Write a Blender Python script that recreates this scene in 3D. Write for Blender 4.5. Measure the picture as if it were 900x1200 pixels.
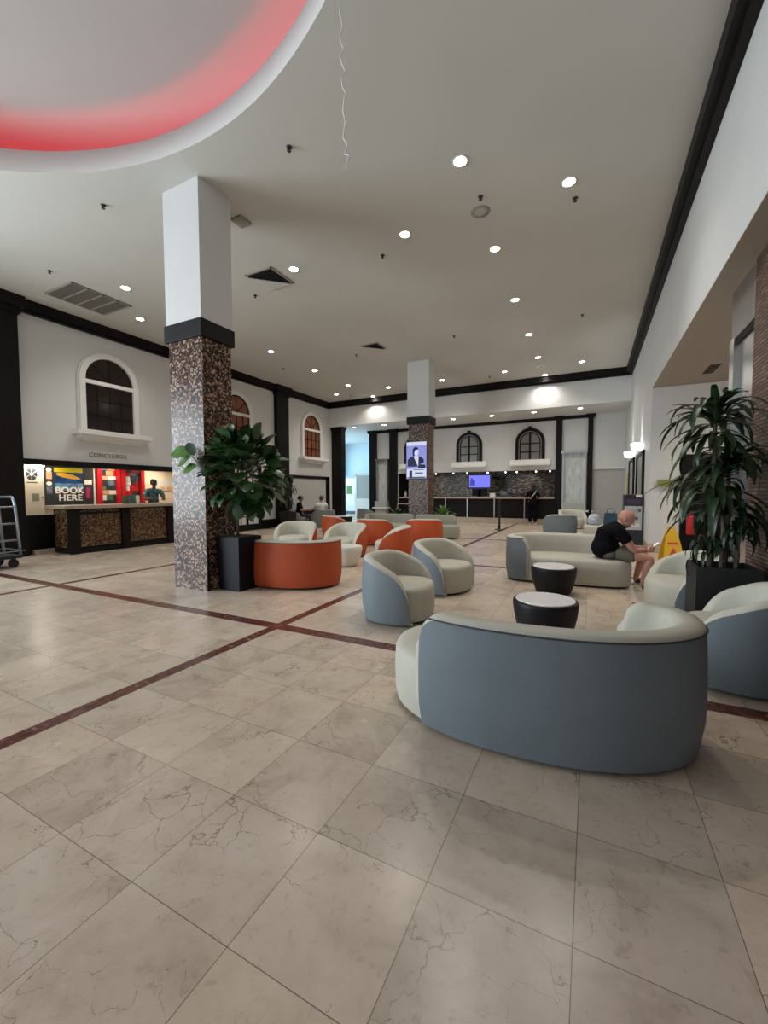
import bpy, bmesh, math, random
from mathutils import Vector, Matrix, Euler
random.seed(7)
PI = math.pi
for o in list(bpy.data.objects):
    bpy.data.objects.remove(o, do_unlink=True)
SC = bpy.context.scene
COL = SC.collection

# ------------------------------------------------------------------ camera, world, exposure
ZC = 5.455            # ceiling
LX, RX, BY, FY = -10.93, 1.143, 16.01, 18.14   # left wall, right wall, beam face, far wall
SOF = 4.37            # soffit behind the beam
cd = bpy.data.cameras.new('camera'); cam = bpy.data.objects.new('camera', cd); COL.objects.link(cam)
cd.sensor_fit = 'VERTICAL'; cd.sensor_height = 36.0; cd.lens = 482.07 / 1200 * 36.0
cd.clip_start = 0.05; cd.clip_end = 200
_r = (0.89334469, 0.44936393, -0.00270662); _u = (-0.01896996, 0.04372904, 0.99886331); _f = (-0.4489715, 0.89227789, -0.04758952)
cam.matrix_world = Matrix(((_r[0], _u[0], -_f[0], 0), (_r[1], _u[1], -_f[1], 0), (_r[2], _u[2], -_f[2], 1.345), (0, 0, 0, 1)))
SC.camera = cam
w = bpy.data.worlds.new('world'); SC.world = w; w.use_nodes = True
w.node_tree.nodes['Background'].inputs[0].default_value = (0.72, 0.86, 1.0, 1)
w.node_tree.nodes['Background'].inputs[1].default_value = .8
SC.view_settings.view_transform = 'Standard'; SC.view_settings.look = 'None'
SC.view_settings.gamma = 1; SC.view_settings.use_curve_mapping = False
SC.view_settings.exposure = 0.0
SPOT_W = 115.0
# daylight from the tall windows in the left wall beside the camera
ld = bpy.data.lights.new('window_daylight', 'AREA'); ld.shape = 'RECTANGLE'; ld.size = 3.4; ld.size_y = 6.4; ld.energy = 1000; ld.color = (.80, .92, 1)
lo = bpy.data.objects.new('window_daylight', ld); COL.objects.link(lo); lo.location = (-11.12, -1.9, 2.2); lo.rotation_euler = (0, math.radians(-90), 0)

# ------------------------------------------------------------------ materials
def srgb(r, g, b):
    f = lambda c: (c / 12.92 if c <= 0.04045 else ((c + 0.055) / 1.055) ** 2.4)
    return (f(r / 255), f(g / 255), f(b / 255), 1)
M = {}
def mat(name, col, rough=0.6, metal=0.0, emit=None, es=0.0, noise=0.0, nscale=20.0, bump=0.0, bscale=200.0, spec=0.5, coat=0.0, trans=0.0, alpha=1.0):
    m = bpy.data.materials.new(name); m.use_nodes = True; nt = m.node_tree; b = nt.nodes['Principled BSDF']
    b.inputs['Base Color'].default_value = col; b.inputs['Roughness'].default_value = rough; b.inputs['Metallic'].default_value = metal
    b.inputs['Specular IOR Level'].default_value = spec; b.inputs['Coat Weight'].default_value = coat
    b.inputs['Transmission Weight'].default_value = trans; b.inputs['Alpha'].default_value = alpha
    if emit: b.inputs['Emission Color'].default_value = emit; b.inputs['Emission Strength'].default_value = es
    if noise or bump:
        tc = nt.nodes.new('ShaderNodeTexCoord')
    if noise:
        n = nt.nodes.new('ShaderNodeTexNoise'); n.inputs['Scale'].default_value = nscale; n.inputs['Detail'].default_value = 4
        nt.links.new(tc.outputs['Object'], n.inputs['Vector'])
        r = nt.nodes.new('ShaderNodeMapRange'); r.inputs['From Min'].default_value = .3; r.inputs['From Max'].default_value = .7
        r.inputs['To Min'].default_value = 1 - noise; r.inputs['To Max'].default_value = 1 + noise
        nt.links.new(n.outputs[0], r.inputs['Value'])
        v = nt.nodes.new('ShaderNodeVectorMath'); v.operation = 'SCALE'; v.inputs[0].default_value = col[:3]
        nt.links.new(r.outputs[0], v.inputs['Scale']); nt.links.new(v.outputs[0], b.inputs['Base Color'])
    if bump:
        n2 = nt.nodes.new('ShaderNodeTexNoise'); n2.inputs['Scale'].default_value = bscale; nt.links.new(tc.outputs['Object'], n2.inputs['Vector'])
        bp = nt.nodes.new('ShaderNodeBump'); bp.inputs['Strength'].default_value = bump; bp.inputs['Distance'].default_value = .004
        nt.links.new(n2.outputs[0], bp.inputs['Height']); nt.links.new(bp.outputs[0], b.inputs['Normal'])
    M[name] = m; return m

class NT:
    """small helper for node graphs"""
    def __init__(s, m): s.nt = m.node_tree; s.b = s.nt.nodes['Principled BSDF']
    def n(s, t, **k):
        x = s.nt.nodes.new(t)
        for a, v in k.items(): setattr(x, a, v)
        return x
    def l(s, a, b): s.nt.links.new(a, b)
    def math(s, op, a, b=None, c=None):
        x = s.n('ShaderNodeMath', operation=op)
        for i, v in enumerate((a, b, c)):
            if v is None: continue
            if isinstance(v, (int, float)): x.inputs[i].default_value = v
            else: s.l(v, x.inputs[i])
        return x.outputs[0]
    def mix(s, fac, a, b, blend='MIX'):
        x = s.n('ShaderNodeMix', data_type='RGBA', blend_type=blend)
        for i, v in ((0, fac), (6, a), (7, b)):
            if isinstance(v, (int, float)): x.inputs[i].default_value = v
            elif isinstance(v, tuple): x.inputs[i].default_value = v
            else: s.l(v, x.inputs[i])
        return x.outputs[2]
    def ramp(s, fac, stops, interp='LINEAR'):
        x = s.n('ShaderNodeValToRGB'); cr = x.color_ramp; cr.interpolation = interp
        while len(cr.elements) < len(stops): cr.elements.new(0.5)
        for e, (p, c) in zip(cr.elements, stops): e.position = p; e.color = c
        s.l(fac, x.inputs[0]); return x.outputs[0]

mat('wall_white', (.66, .665, .655, 1), .55, noise=.02, nscale=1.5)
mat('ceiling_white', (.54, .53, .495, 1), .8, noise=.05, nscale=.5)
mat('cove_white', (.44, .40, .385, 1), .8)
mat('lip_white', (.74, .74, .72, 1), .6)
mat('panel_grey', (.42, .42, .40, 1), .6)
mat('dark_wood', (.0065, .0048, .0045, 1), .5, noise=.3, nscale=6, spec=.2)
mat('black_paint', (.006, .006, .0065, 1), .5, spec=.2)
mat('taupe_soffit', (.36, .31, .255, 1), .75)
mat('alcove_white', (.70, .68, .63, 1), .6)
mat('cream_room', (.80, .70, .54, 1), .6)
mat('window_trim', (.76, .75, .73, 1), .45)
mat('stone_beige', (.46, .38, .30, 1), .35, noise=.12, nscale=5)
mat('counter_stone', (.42, .34, .26, 1), .3, noise=.1, nscale=14)
mat('glass_dark', (.014, .008, .007, 1), .12, noise=.5, nscale=2.5)
mat('louvre_wood', (.17, .058, .020, 1), .45, emit=(.30, .09, .03, 1), es=.06, noise=.45, nscale=3)  # weak emission imitates light coming through from behind the louvres
mat('smoke_glass', (.20, .19, .175, 1), .25, noise=.15, nscale=2)
mat('fabric_cream', (.50, .485, .41, 1), .62, bump=.25, bscale=350, noise=.03, nscale=8)
mat('fabric_blue', (.165, .20, .222, 1), .6, bump=.25, bscale=350, noise=.04, nscale=6)
mat('fabric_orange', (.46, .070, .013, 1), .6, bump=.25, bscale=350, noise=.04, nscale=6)
mat('fabric_grey', (.19, .19, .185, 1), .7, bump=.25, bscale=350)
mat('fabric_taupe', (.33, .325, .27, 1), .65, bump=.25, bscale=350)
mat('piping_dark', (.05, .055, .06, 1), .6)
mat('plinth_black', (.012, .011, .011, 1), .5)
mat('table_black', (.006, .006, .008, 1), .5, spec=.3)
mat('panel_gloss', (.47, .47, .455, 1), .18, noise=.06, nscale=2)
mat('table_white', (.74, .72, .68, 1), .25, noise=.05, nscale=9)
mat('white_gloss', (.70, .68, .62, 1), .3)
mat('planter_navy', (.0055, .0045, .009, 1), .5, spec=.18)
mat('planter_black', (.008, .008, .008, 1), .6, noise=.2, nscale=30)
mat('soil', (.03, .02, .013, 1), .9, bump=.8, bscale=60)
mat('bark', (.11, .085, .06, 1), .8, noise=.3, nscale=30)
mat('leaf_fig', (.030, .075, .022, 1), .36, noise=.35, nscale=6, spec=.5)
mat('leaf_fig_light', (.085, .20, .035, 1), .4, noise=.25, nscale=6)
mat('leaf_dracaena', (.013, .036, .012, 1), .38, noise=.35, nscale=8)
mat('leaf_fern', (.09, .22, .03, 1), .5, noise=.3, nscale=12)
mat('steel', (.50, .51, .50, 1), .22, metal=1.0)
mat('steel_brushed', (.46, .47, .47, 1), .38, metal=1.0)
mat('cart_metal', (.40, .45, .52, 1), .3, metal=.8)
mat('carpet_dark', (.02, .022, .022, 1), .9)
mat('rubber', (.012, .012, .012, 1), .6)
mat('sprinkler', (.03, .03, .03, 1), .4)
mat('vent_dark', (.016, .015, .014, 1), .8, spec=.1)
mat('vent_frame', (.30, .28, .25, 1), .6)
mat('lamp_glow', (1, 1, 1, 1), .5, emit=(1, .95, .87, 1), es=40)
mat('bulb_glow', (1, 1, 1, 1), .5, emit=(1, .95, .87, 1), es=9)
mat('sconce_glow', (1, 1, 1, 1), .5, emit=(.95, 1, .98, 1), es=9)
mat('led_red', (1, .1, .1, 1), .5, emit=(1, .008, .035, 1), es=12)
mat('skin_fair', (.50, .245, .17, 1), .5, noise=.1, nscale=12)
mat('skin_dark', (.070, .035, .022, 1), .5)
mat('skin_mid', (.30, .15, .095, 1), .5)
mat('hair_dark', (.012, .010, .009, 1), .6)
mat('hair_brown', (.09, .055, .038, 1), .6)
mat('cloth_black', (.005, .005, .007, 1), .85, spec=.08)
mat('cloth_khaki', (.13, .115, .09, 1), .8, noise=.08, nscale=25)
mat('cloth_white', (.70, .70, .68, 1), .7)
mat('shoe_black', (.012, .011, .011, 1), .5)
mat('sole_white', (.6, .6, .58, 1), .5)
mat('phone_glow', (.7, .72, .75, 1), .2, emit=(.8, .9, 1, 1), es=.8)
mat('yellow_plastic', (.72, .42, .015, 1), .4)
mat('red_paint', (.50, .012, .02, 1), .35)
mat('red_print', (.62, .06, .02, 1), .5)
mat('sign_green', (.25, .26, .05, 1), .5)
mat('brass', (.55, .38, .08, 1), .35, metal=.6)
mat('poster_yellow', (.72, .62, .01, 1), .4)
mat('poster_blue', (.010, .05, .17, 1), .4, noise=.6, nscale=5)
mat('poster_sky', (.10, .22, .40, 1), .4, noise=.5, nscale=8)
mat('boat_yellow', (.72, .38, .03, 1), .4)
mat('paper_white', (.80, .79, .75, 1), .5)
mat('ink_dark', (.03, .03, .035, 1), .5)
mat('ink_grey', (.13, .13, .12, 1), .5)
mat('letter_grey', (.22, .21, .20, 1), .5)
mat('print_olive', (.26, .25, .17, 1), .5)
mat('print_peach', (.75, .36, .18, 1), .5)
mat('print_magenta', (.40, .03, .12, 1), .5)
mat('print_green', (.08, .17, .05, 1), .5, noise=.5, nscale=15)
mat('print_slate', (.11, .15, .19, 1), .5, noise=.7, nscale=15)
mat('print_dark', (.03, .035, .05, 1), .5, noise=.5, nscale=15)
mat('cabinet_red', (.55, .010, .016, 1), .4)
mat('screen_violet', (.02, .02, .05, 1), .2, emit=(.36, .37, .88, 1), es=.75, spec=.05)
mat('screen_light', (.02, .02, .05, 1), .2, emit=(.75, .78, 1.0, 1), es=.85, spec=.05)
mat('screen_face', (.02, .02, .05, 1), .2, emit=(.62, .68, .95, 1), es=1.0, spec=.05)
mat('screen_dark', (.01, .01, .02, 1), .2, emit=(.008, .012, .05, 1), es=.9, spec=.05)
mat('monitor_blue', (.02, .02, .06, 1), .2, emit=(.20, .21, .95, 1), es=1.05, spec=.05)
mat('monitor_blue_dark', (.02, .02, .06, 1), .2, emit=(.06, .07, .5, 1), es=.8, spec=.05)
mat('kiosk_silver', (.50, .52, .54, 1), .4)
mat('kiosk_dark', (.03, .035, .038, 1), .4)
mat('kiosk_screen', (.01, .01, .02, 1), .2, emit=(.16, .11, .18, 1), es=.25, spec=.05)
mat('glass_frame_pane', (.26, .255, .245, 1), .3, noise=.1, nscale=3)
mat('bag_blue', (.03, .07, .11, 1), .7)
mat('bag_clear', (.50, .53, .58, 1), .3, noise=.3, nscale=12)
mat('bottle_white', (.62, .60, .56, 1), .3)
mat('bottle_red', (.12, .02, .02, 1), .25)
mat('counter_dark', (.010, .007, .0065, 1), .5, spec=.15)
mat('string_white', (.75, .75, .74, 1), .6)
mat('daylight_tint_wall', (.66, .78, .84, 1), .6)  # white walls; the blue of the daylight is put into their colour
mat('clear_plastic', (.6, .62, .65, 1), .25)

def m_floor():
    m = mat('marble_floor', (.4, .35, .3, 1), .16); g = NT(m)
    tc = g.n('ShaderNodeTexCoord'); sx = g.n('ShaderNodeSeparateXYZ'); g.l(tc.outputs['Object'], sx.inputs[0])
    T = .4573
    u = g.math('DIVIDE', g.math('ADD', sx.outputs[0], .024 + 40 * T), T); v = g.math('DIVIDE', g.math('ADD', sx.outputs[1], -1.737 + 40 * T), T)
    fu, fv = g.math('FRACT', u), g.math('FRACT', v)
    cu, cv = g.math('FLOOR', u), g.math('FLOOR', v)
    cmb = g.n('ShaderNodeCombineXYZ'); g.l(cu, cmb.inputs[0]); g.l(cv, cmb.inputs[1])
    wn = g.n('ShaderNodeTexWhiteNoise', noise_dimensions='2D'); g.l(cmb.outputs[0], wn.inputs['Vector'])
    off = g.n('ShaderNodeVectorMath', operation='SCALE'); g.l(wn.outputs['Color'], off.inputs[0]); off.inputs['Scale'].default_value = 9.0
    pos = g.n('ShaderNodeVectorMath', operation='ADD'); g.l(tc.outputs['Object'], pos.inputs[0]); g.l(off.outputs[0], pos.inputs[1])
    n1 = g.n('ShaderNodeTexNoise'); n1.inputs['Scale'].default_value = 3.2; n1.inputs['Detail'].default_value = 7; n1.inputs['Roughness'].default_value = .62; n1.inputs['Distortion'].default_value = .6
    g.l(pos.outputs[0], n1.inputs['Vector'])
    base = g.ramp(n1.outputs[0], [(.30, (.47, .38, .295, 1)), (.48, (.58, .485, .385, 1)), (.70, (.645, .555, .455, 1))])
    tint = g.ramp(wn.outputs['Value'], [(0, (.84, .84, .83, 1)), (.55, (1, 1, 1, 1)), (1, (1.07, 1.03, 1.0, 1))])
    col = g.mix(1.0, base, tint, 'MULTIPLY')
    # thin cracks
    nd = g.n('ShaderNodeTexNoise'); nd.inputs['Scale'].default_value = 5; nd.inputs['Detail'].default_value = 5; g.l(pos.outputs[0], nd.inputs['Vector'])
    dv = g.n('ShaderNodeVectorMath', operation='MULTIPLY_ADD'); g.l(nd.outputs['Color'], dv.inputs[0]); dv.inputs[1].default_value = (.30, .30, .30); g.l(pos.outputs[0], dv.inputs[2])
    vo = g.n('ShaderNodeTexVoronoi', feature='DISTANCE_TO_EDGE'); vo.inputs['Scale'].default_value = 5.5; g.l(dv.outputs[0], vo.inputs['Vector'])
    gate = g.n('ShaderNodeTexNoise'); gate.inputs['Scale'].default_value = 2.6; gate.inputs['Detail'].default_value = 3; g.l(pos.outputs[0], gate.inputs['Vector'])
    wd = g.n('ShaderNodeMapRange'); wd.inputs['From Min'].default_value = .46; wd.inputs['From Max'].default_value = .72; wd.inputs['To Min'].default_value = .0; wd.inputs['To Max'].default_value = .017; g.l(gate.outputs[0], wd.inputs['Value'])
    crack = g.math('LESS_THAN', vo.outputs['Distance'], wd.outputs[0])
    fade = g.math('MULTIPLY', crack, .62)
    col = g.mix(fade, col, (.17, .125, .09, 1))
    n3 = g.n('ShaderNodeTexNoise'); n3.inputs['Scale'].default_value = 22; n3.inputs['Detail'].default_value = 8; n3.inputs['Roughness'].default_value = .7; n3.inputs['Distortion'].default_value = .5; g.l(pos.outputs[0], n3.inputs['Vector'])
    fl = g.ramp(n3.outputs[0], [(.33, (.80, .77, .74, 1)), (.42, (.97, .965, .96, 1)), (.55, (1, 1, 1, 1))])
    col = g.mix(1.0, col, fl, 'MULTIPLY')
    # joints
    e = .0032
    ju = g.math('LESS_THAN', g.math('MINIMUM', fu, g.math('SUBTRACT', 1, fu)), e); jv = g.math('LESS_THAN', g.math('MINIMUM', fv, g.math('SUBTRACT', 1, fv)), e)
    col = g.mix(g.math('MULTIPLY', g.math('MAXIMUM', ju, jv), .8), col, (.09, .07, .055, 1))
    # red marble bands
    msk = None
    for axis, c, hw in ((0, -2.803, .057), (0, -7.006, .057), (1, 3.171, .070), (1, 7.45, .07), (1, 11.73, .07)):
        x = g.math('LESS_THAN', g.math('ABSOLUTE', g.math('SUBTRACT', sx.outputs[axis], c)), hw)
        msk = x if msk is None else g.math('MAXIMUM', msk, x)
    n4 = g.n('ShaderNodeTexNoise'); n4.inputs['Scale'].default_value = 9; n4.inputs['Detail'].default_value = 6; n4.inputs['Distortion'].default_value = 2; g.l(tc.outputs['Object'], n4.inputs['Vector'])
    red = g.ramp(n4.outputs[0], [(.34, (.085, .026, .018, 1)), (.6, (.135, .050, .036, 1)), (.68, (.27, .15, .12, 1))])
    col = g.mix(msk, col, red)
    g.l(col, g.b.inputs['Base Color'])
    n5 = g.n('ShaderNodeTexNoise'); n5.inputs['Scale'].default_value = 1.3; n5.inputs['Detail'].default_value = 4; g.l(tc.outputs['Object'], n5.inputs['Vector'])
    rr = g.n('ShaderNodeMapRange'); rr.inputs['To Min'].default_value = .20; rr.inputs['To Max'].default_value = .32; g.l(n5.outputs[0], rr.inputs['Value'])
    g.l(rr.outputs[0], g.b.inputs['Roughness'])
m_floor()

def m_mosaic(name, cell, stops, rough=.25, stretch=(1, 1, 1), metal=.0, grout=(.02, .015, .012, 1), gw=.10, brick=False):
    m = mat(name, (.3, .2, .15, 1), rough, metal); g = NT(m)
    tc = g.n('ShaderNodeTexCoord'); sx = g.n('ShaderNodeSeparateXYZ'); g.l(tc.outputs['Object'], sx.inputs[0])
    ge = g.n('ShaderNodeNewGeometry'); sn = g.n('ShaderNodeSeparateXYZ'); g.l(ge.outputs['Normal'], sn.inputs[0])
    isx = g.math('GREATER_THAN', g.math('ABSOLUTE', sn.outputs[0]), .7)
    h = g.n('ShaderNodeMix', data_type='FLOAT'); g.l(isx, h.inputs[0]); g.l(sx.outputs[0], h.inputs[2]); g.l(sx.outputs[1], h.inputs[3])
    v = g.math('DIVIDE', g.math('ADD', sx.outputs[2], 10), cell * stretch[1]); cv = g.math('FLOOR', v)
    u = g.math('DIVIDE', g.math('ADD', h.outputs[0], 50), cell * stretch[0])
    if brick: u = g.math('ADD', u, g.math('MULTIPLY', cv, .37))
    cu = g.math('FLOOR', u)
    cmb = g.n('ShaderNodeCombineXYZ'); g.l(cu, cmb.inputs[0]); g.l(cv, cmb.inputs[1]); g.l(isx, cmb.inputs[2])
    wn = g.n('ShaderNodeTexWhiteNoise', noise_dimensions='3D'); g.l(cmb.outputs[0], wn.inputs['Vector'])
    col = g.ramp(wn.outputs['Value'], stops, 'CONSTANT')
    fu, fv = g.math('FRACT', u), g.math('FRACT', v)
    j = g.math('MAXIMUM', g.math('LESS_THAN', fu, gw * (cell * stretch[1]) / (cell * stretch[0])), g.math('LESS_THAN', fv, gw))
    col = g.mix(j, col, grout)
    g.l(col, g.b.inputs['Base Color'])
m_mosaic('mosaic_brown', .0245, [(0, (.016, .007, .005, 1)), (.22, (.06, .028, .019, 1)), (.42, (.15, .078, .050, 1)), (.60, (.29, .175, .118, 1)), (.76, (.48, .34, .26, 1)), (.91, (.04, .016, .012, 1))], .30)
M['mosaic_brown'].node_tree.nodes['Principled BSDF'].inputs['Specular IOR Level'].default_value = .22
m_mosaic('mosaic_counter', .030, [(0, (.03, .014, .007, 1)), (.25, (.10, .05, .02, 1)), (.5, (.19, .10, .045, 1)), (.75, (.30, .18, .09, 1)), (.9, (.1, .045, .02, 1))], .25)
m_mosaic('brick_strip', .036, [(0, (.12, .066, .045, 1)), (.3, (.17, .098, .066, 1)), (.6, (.23, .138, .095, 1)), (.85, (.14, .082, .056, 1))], .5, (4.2, 1, 1), grout=(.010, .006, .005, 1), gw=.36, brick=True)
m_mosaic('backsplash', .045, [(0, (.035, .026, .020, 1)), (.3, (.10, .075, .055, 1)), (.55, (.19, .145, .105, 1)), (.75, (.33, .27, .21, 1)), (.9, (.05, .038, .03, 1))], .3, (2.6, 1, 1), brick=True)

def m_marble_top():
    m = mat('marble_top', (.8, .8, .78, 1), .18); g = NT(m); tc = g.n('ShaderNodeTexCoord')
    n = g.n('ShaderNodeTexNoise'); n.inputs['Scale'].default_value = 5; n.inputs['Detail'].default_value = 5; n.inputs['Distortion'].default_value = 2.5; g.l(tc.outputs['Object'], n.inputs['Vector'])
    c = g.ramp(n.outputs[0], [(.44, (.82, .81, .80, 1)), (.495, (.66, .66, .67, 1)), (.51, (.82, .81, .80, 1))]); g.l(c, g.b.inputs['Base Color'])
m_marble_top()
def m_water():
    m = mat('water_glass', (.5, .53, .55, 1), .15); g = NT(m); tc = g.n('ShaderNodeTexCoord')
    mp = g.n('ShaderNodeMapping'); mp.inputs['Scale'].default_value = (9, 9, 3.0); g.l(tc.outputs['Object'], mp.inputs[0])
    n = g.n('ShaderNodeTexNoise'); n.inputs['Scale'].default_value = 1.0; n.inputs['Detail'].default_value = 5; g.l(mp.outputs[0], n.inputs['Vector'])
    c = g.ramp(n.outputs[0], [(.3, (.42, .44, .44, 1)), (.55, (.55, .57, .57, 1)), (.75, (.66, .68, .67, 1))]); g.l(c, g.b.inputs['Base Color'])
    bp = g.n('ShaderNodeBump'); bp.inputs['Strength'].default_value = .6; bp.inputs['Distance'].default_value = .02; g.l(n.outputs[0], bp.inputs['Height']); g.l(bp.outputs[0], g.b.inputs['Normal'])
m_water()
def m_pattern_shirt():
    m = mat('shirt_teal', (.05, .13, .15, 1), .7); g = NT(m); tc = g.n('ShaderNodeTexCoord')
    v = g.n('ShaderNodeTexVoronoi'); v.inputs['Scale'].default_value = 14; g.l(tc.outputs['Object'], v.inputs['Vector'])
    c = g.ramp(v.outputs['Distance'], [(.15, (.30, .38, .36, 1)), (.3, (.05, .20, .24, 1)), (.6, (.03, .08, .10, 1))]); g.l(c, g.b.inputs['Base Color'])
m_pattern_shirt()
# ------------------------------------------------------------------ mesh builder
class MB:
    def __init__(s): s.bm = bmesh.new(); s.mi = 0
    def m(s, i): s.mi = i; return s
    def quad(s, vs, smooth=False):
        try: f = s.bm.faces.new(vs)
        except ValueError: return None
        f.material_index = s.mi; f.smooth = smooth; return f
    def box(s, x0, x1, y0, y1, z0, z1, bev=0.0):
        c = Vector(((x0 + x1) / 2, (y0 + y1) / 2, (z0 + z1) / 2))
        r = bmesh.ops.create_cube(s.bm, size=1.0, matrix=Matrix.Translation(c) @ Matrix.Diagonal((abs(x1 - x0), abs(y1 - y0), abs(z1 - z0), 1)))
        fs = set(f for v in r['verts'] for f in v.link_faces)
        for f in fs: f.material_index = s.mi
        if bev > 0:
            es = set(e for v in r['verts'] for e in v.link_edges)
            rb = bmesh.ops.bevel(s.bm, geom=list(es), offset=bev, segments=2, affect='EDGES', profile=.7)
            for f in rb['faces']: f.material_index = s.mi
        return s
    def frustum(s, x, y, z0, z1, wx0, wy0, wx1, wy1):
        vs = []
        for z, wx, wy in ((z0, wx0, wy0), (z1, wx1, wy1)):
            vs.append([s.bm.verts.new((x + a * wx / 2, y + b * wy / 2, z)) for a, b in ((-1, -1), (1, -1), (1, 1), (-1, 1))])
        for i in range(4): s.quad([vs[0][i], vs[0][(i + 1) % 4], vs[1][(i + 1) % 4], vs[1][i]])
        s.quad(vs[0][::-1]); s.quad(vs[1]); return s
    def lathe(s, prof, c=(0, 0, 0), n=32, sx=1, sy=1, caps=True):
        rings = []
        for r, z in prof:
            rings.append([s.bm.verts.new((c[0] + r * sx * math.cos(2 * PI * k / n), c[1] + r * sy * math.sin(2 * PI * k / n), c[2] + z)) for k in range(n)])
        for a, b in zip(rings, rings[1:]):
            for k in range(n): s.quad([a[k], a[(k + 1) % n], b[(k + 1) % n], b[k]], True)
        if caps:
            s.quad(rings[0][::-1]); s.quad(rings[-1])
        return s
    def tube(s, pts, rad, n=8, closed=False):
        pts = [Vector(p) for p in pts]; rad = rad if isinstance(rad, (list, tuple)) else [rad] * len(pts)
        rings = []; N = len(pts); prev = None
        for i, p in enumerate(pts):
            if closed: t = (pts[(i + 1) % N] - pts[i - 1])
            else: t = (pts[min(i + 1, N - 1)] - pts[max(i - 1, 0)])
            t.normalize()
            if prev is None:
                a = t.cross(Vector((0, 0, 1)))
                if a.length < .1: a = t.cross(Vector((1, 0, 0)))
            else: a = prev - t * prev.dot(t)
            a.normalize(); prev = a; b = t.cross(a)
            rings.append([s.bm.verts.new(p + (a * math.cos(2 * PI * k / n) + b * math.sin(2 * PI * k / n)) * rad[i]) for k in range(n)])
        rr = list(zip(rings, rings[1:])) + ([(rings[-1], rings[0])] if closed else [])
        for a, b in rr:
            for k in range(n): s.quad([a[k], b[k], b[(k + 1) % n], a[(k + 1) % n]], True)
        if not closed: s.quad(rings[0]); s.quad(rings[-1][::-1])
        return s
    def prism(s, pts, axis, d0, d1):
        """2D polygon extruded along an axis ('x': pts are (y,z); 'y': (x,z); 'z': (x,y))"""
        def P(a, b, d): return {'x': (d, a, b), 'y': (a, d, b), 'z': (a, b, d)}[axis]
        A = [s.bm.verts.new(P(a, b, d0)) for a, b in pts]; B = [s.bm.verts.new(P(a, b, d1)) for a, b in pts]
        n = len(pts)
        for i in range(n): s.quad([A[i], A[(i + 1) % n], B[(i + 1) % n], B[i]])
        s.quad(A[::-1]); s.quad(B); return s
    def ring(s, outer, inner, axis, d0, d1):
        """extruded open band between two equally long polylines"""
        def P(a, b, d): return {'x': (d, a, b), 'y': (a, d, b), 'z': (a, b, d)}[axis]
        rows = []
        for (a, b), (c, e) in zip(outer, inner):
            rows.append([s.bm.verts.new(P(a, b, d0)), s.bm.verts.new(P(a, b, d1)), s.bm.verts.new(P(c, e, d1)), s.bm.verts.new(P(c, e, d0))])
        for p, q in zip(rows, rows[1:]):
            for i in range(4): s.quad([p[i], p[(i + 1) % 4], q[(i + 1) % 4], q[i]])
        s.quad(rows[0]); s.quad(rows[-1][::-1]); return s
    def ball(s, c, r, sx=1, sy=1, sz=1, seg=16, rot=None):
        mtx = Matrix.Translation(c) @ (rot.to_matrix().to_4x4() if rot else Matrix()) @ Matrix.Diagonal((r * sx, r * sy, r * sz, 1))
        q = bmesh.ops.create_uvsphere(s.bm, u_segments=seg, v_segments=max(6, seg // 2 + 2), radius=1, matrix=mtx)
        for f in set(f for v in q['verts'] for f in v.link_faces): f.material_index = s.mi; f.smooth = True
        return s
    def xf(s, mtx): bmesh.ops.transform(s.bm, matrix=mtx, verts=s.bm.verts); return s
    def build(s, name, mats, parent=None, loc=None, rz=0.0, fix=True):
        if fix: bmesh.ops.recalc_face_normals(s.bm, faces=s.bm.faces)
        me = bpy.data.meshes.new(name); s.bm.to_mesh(me); s.bm.free()
        for x in (mats if isinstance(mats, (list, tuple)) else [mats]): me.materials.append(M[x])
        o = bpy.data.objects.new(name, me); COL.objects.link(o)
        if parent: o.parent = parent
        if loc is not None: o.location = loc
        o.rotation_euler.z = rz
        return o

def tag(o, label, cat, group=None, kind=None):
    o['label'] = label; o['category'] = cat
    if group: o['group'] = group
    if kind: o['kind'] = kind
    return o
def empty(name, label, cat, loc=(0, 0, 0), rz=0.0, group=None, kind=None):
    o = bpy.data.objects.new(name, None); COL.objects.link(o); o.location = loc; o.rotation_euler.z = rz
    o.empty_display_size = .1
    return tag(o, label, cat, group, kind)
def struct(mb, name, mats, label, cat, parent=None):
    o = mb.build(name, mats, parent)
    if parent is None: tag(o, label, cat, kind='structure')
    return o
def kids(o): return [c for c in COL.objects if c.parent == o]
def dup(o, loc, rz, label, group=None):
    r = o.copy(); COL.objects.link(r); r.location = loc; r.rotation_euler.z = rz; r['label'] = label
    if group: r['group'] = group
    for ch in kids(o):
        c = ch.copy(); COL.objects.link(c); c.parent = r
        for g in kids(ch):
            d = g.copy(); COL.objects.link(d); d.parent = c
    return r
def ORD(i): return ['first', 'second', 'third', 'fourth', 'fifth', 'sixth', 'seventh', 'eighth', 'ninth', 'tenth'][i]

# ------------------------------------------------------------------ structure
YB = -6.6     # entrance front behind the camera
struct(MB().box(-14.2, 4.6, YB, 22.5, -.06, 0), 'floor', 'marble_floor', 'beige polished marble tile floor with dark red inlaid bands', 'floor')
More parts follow.
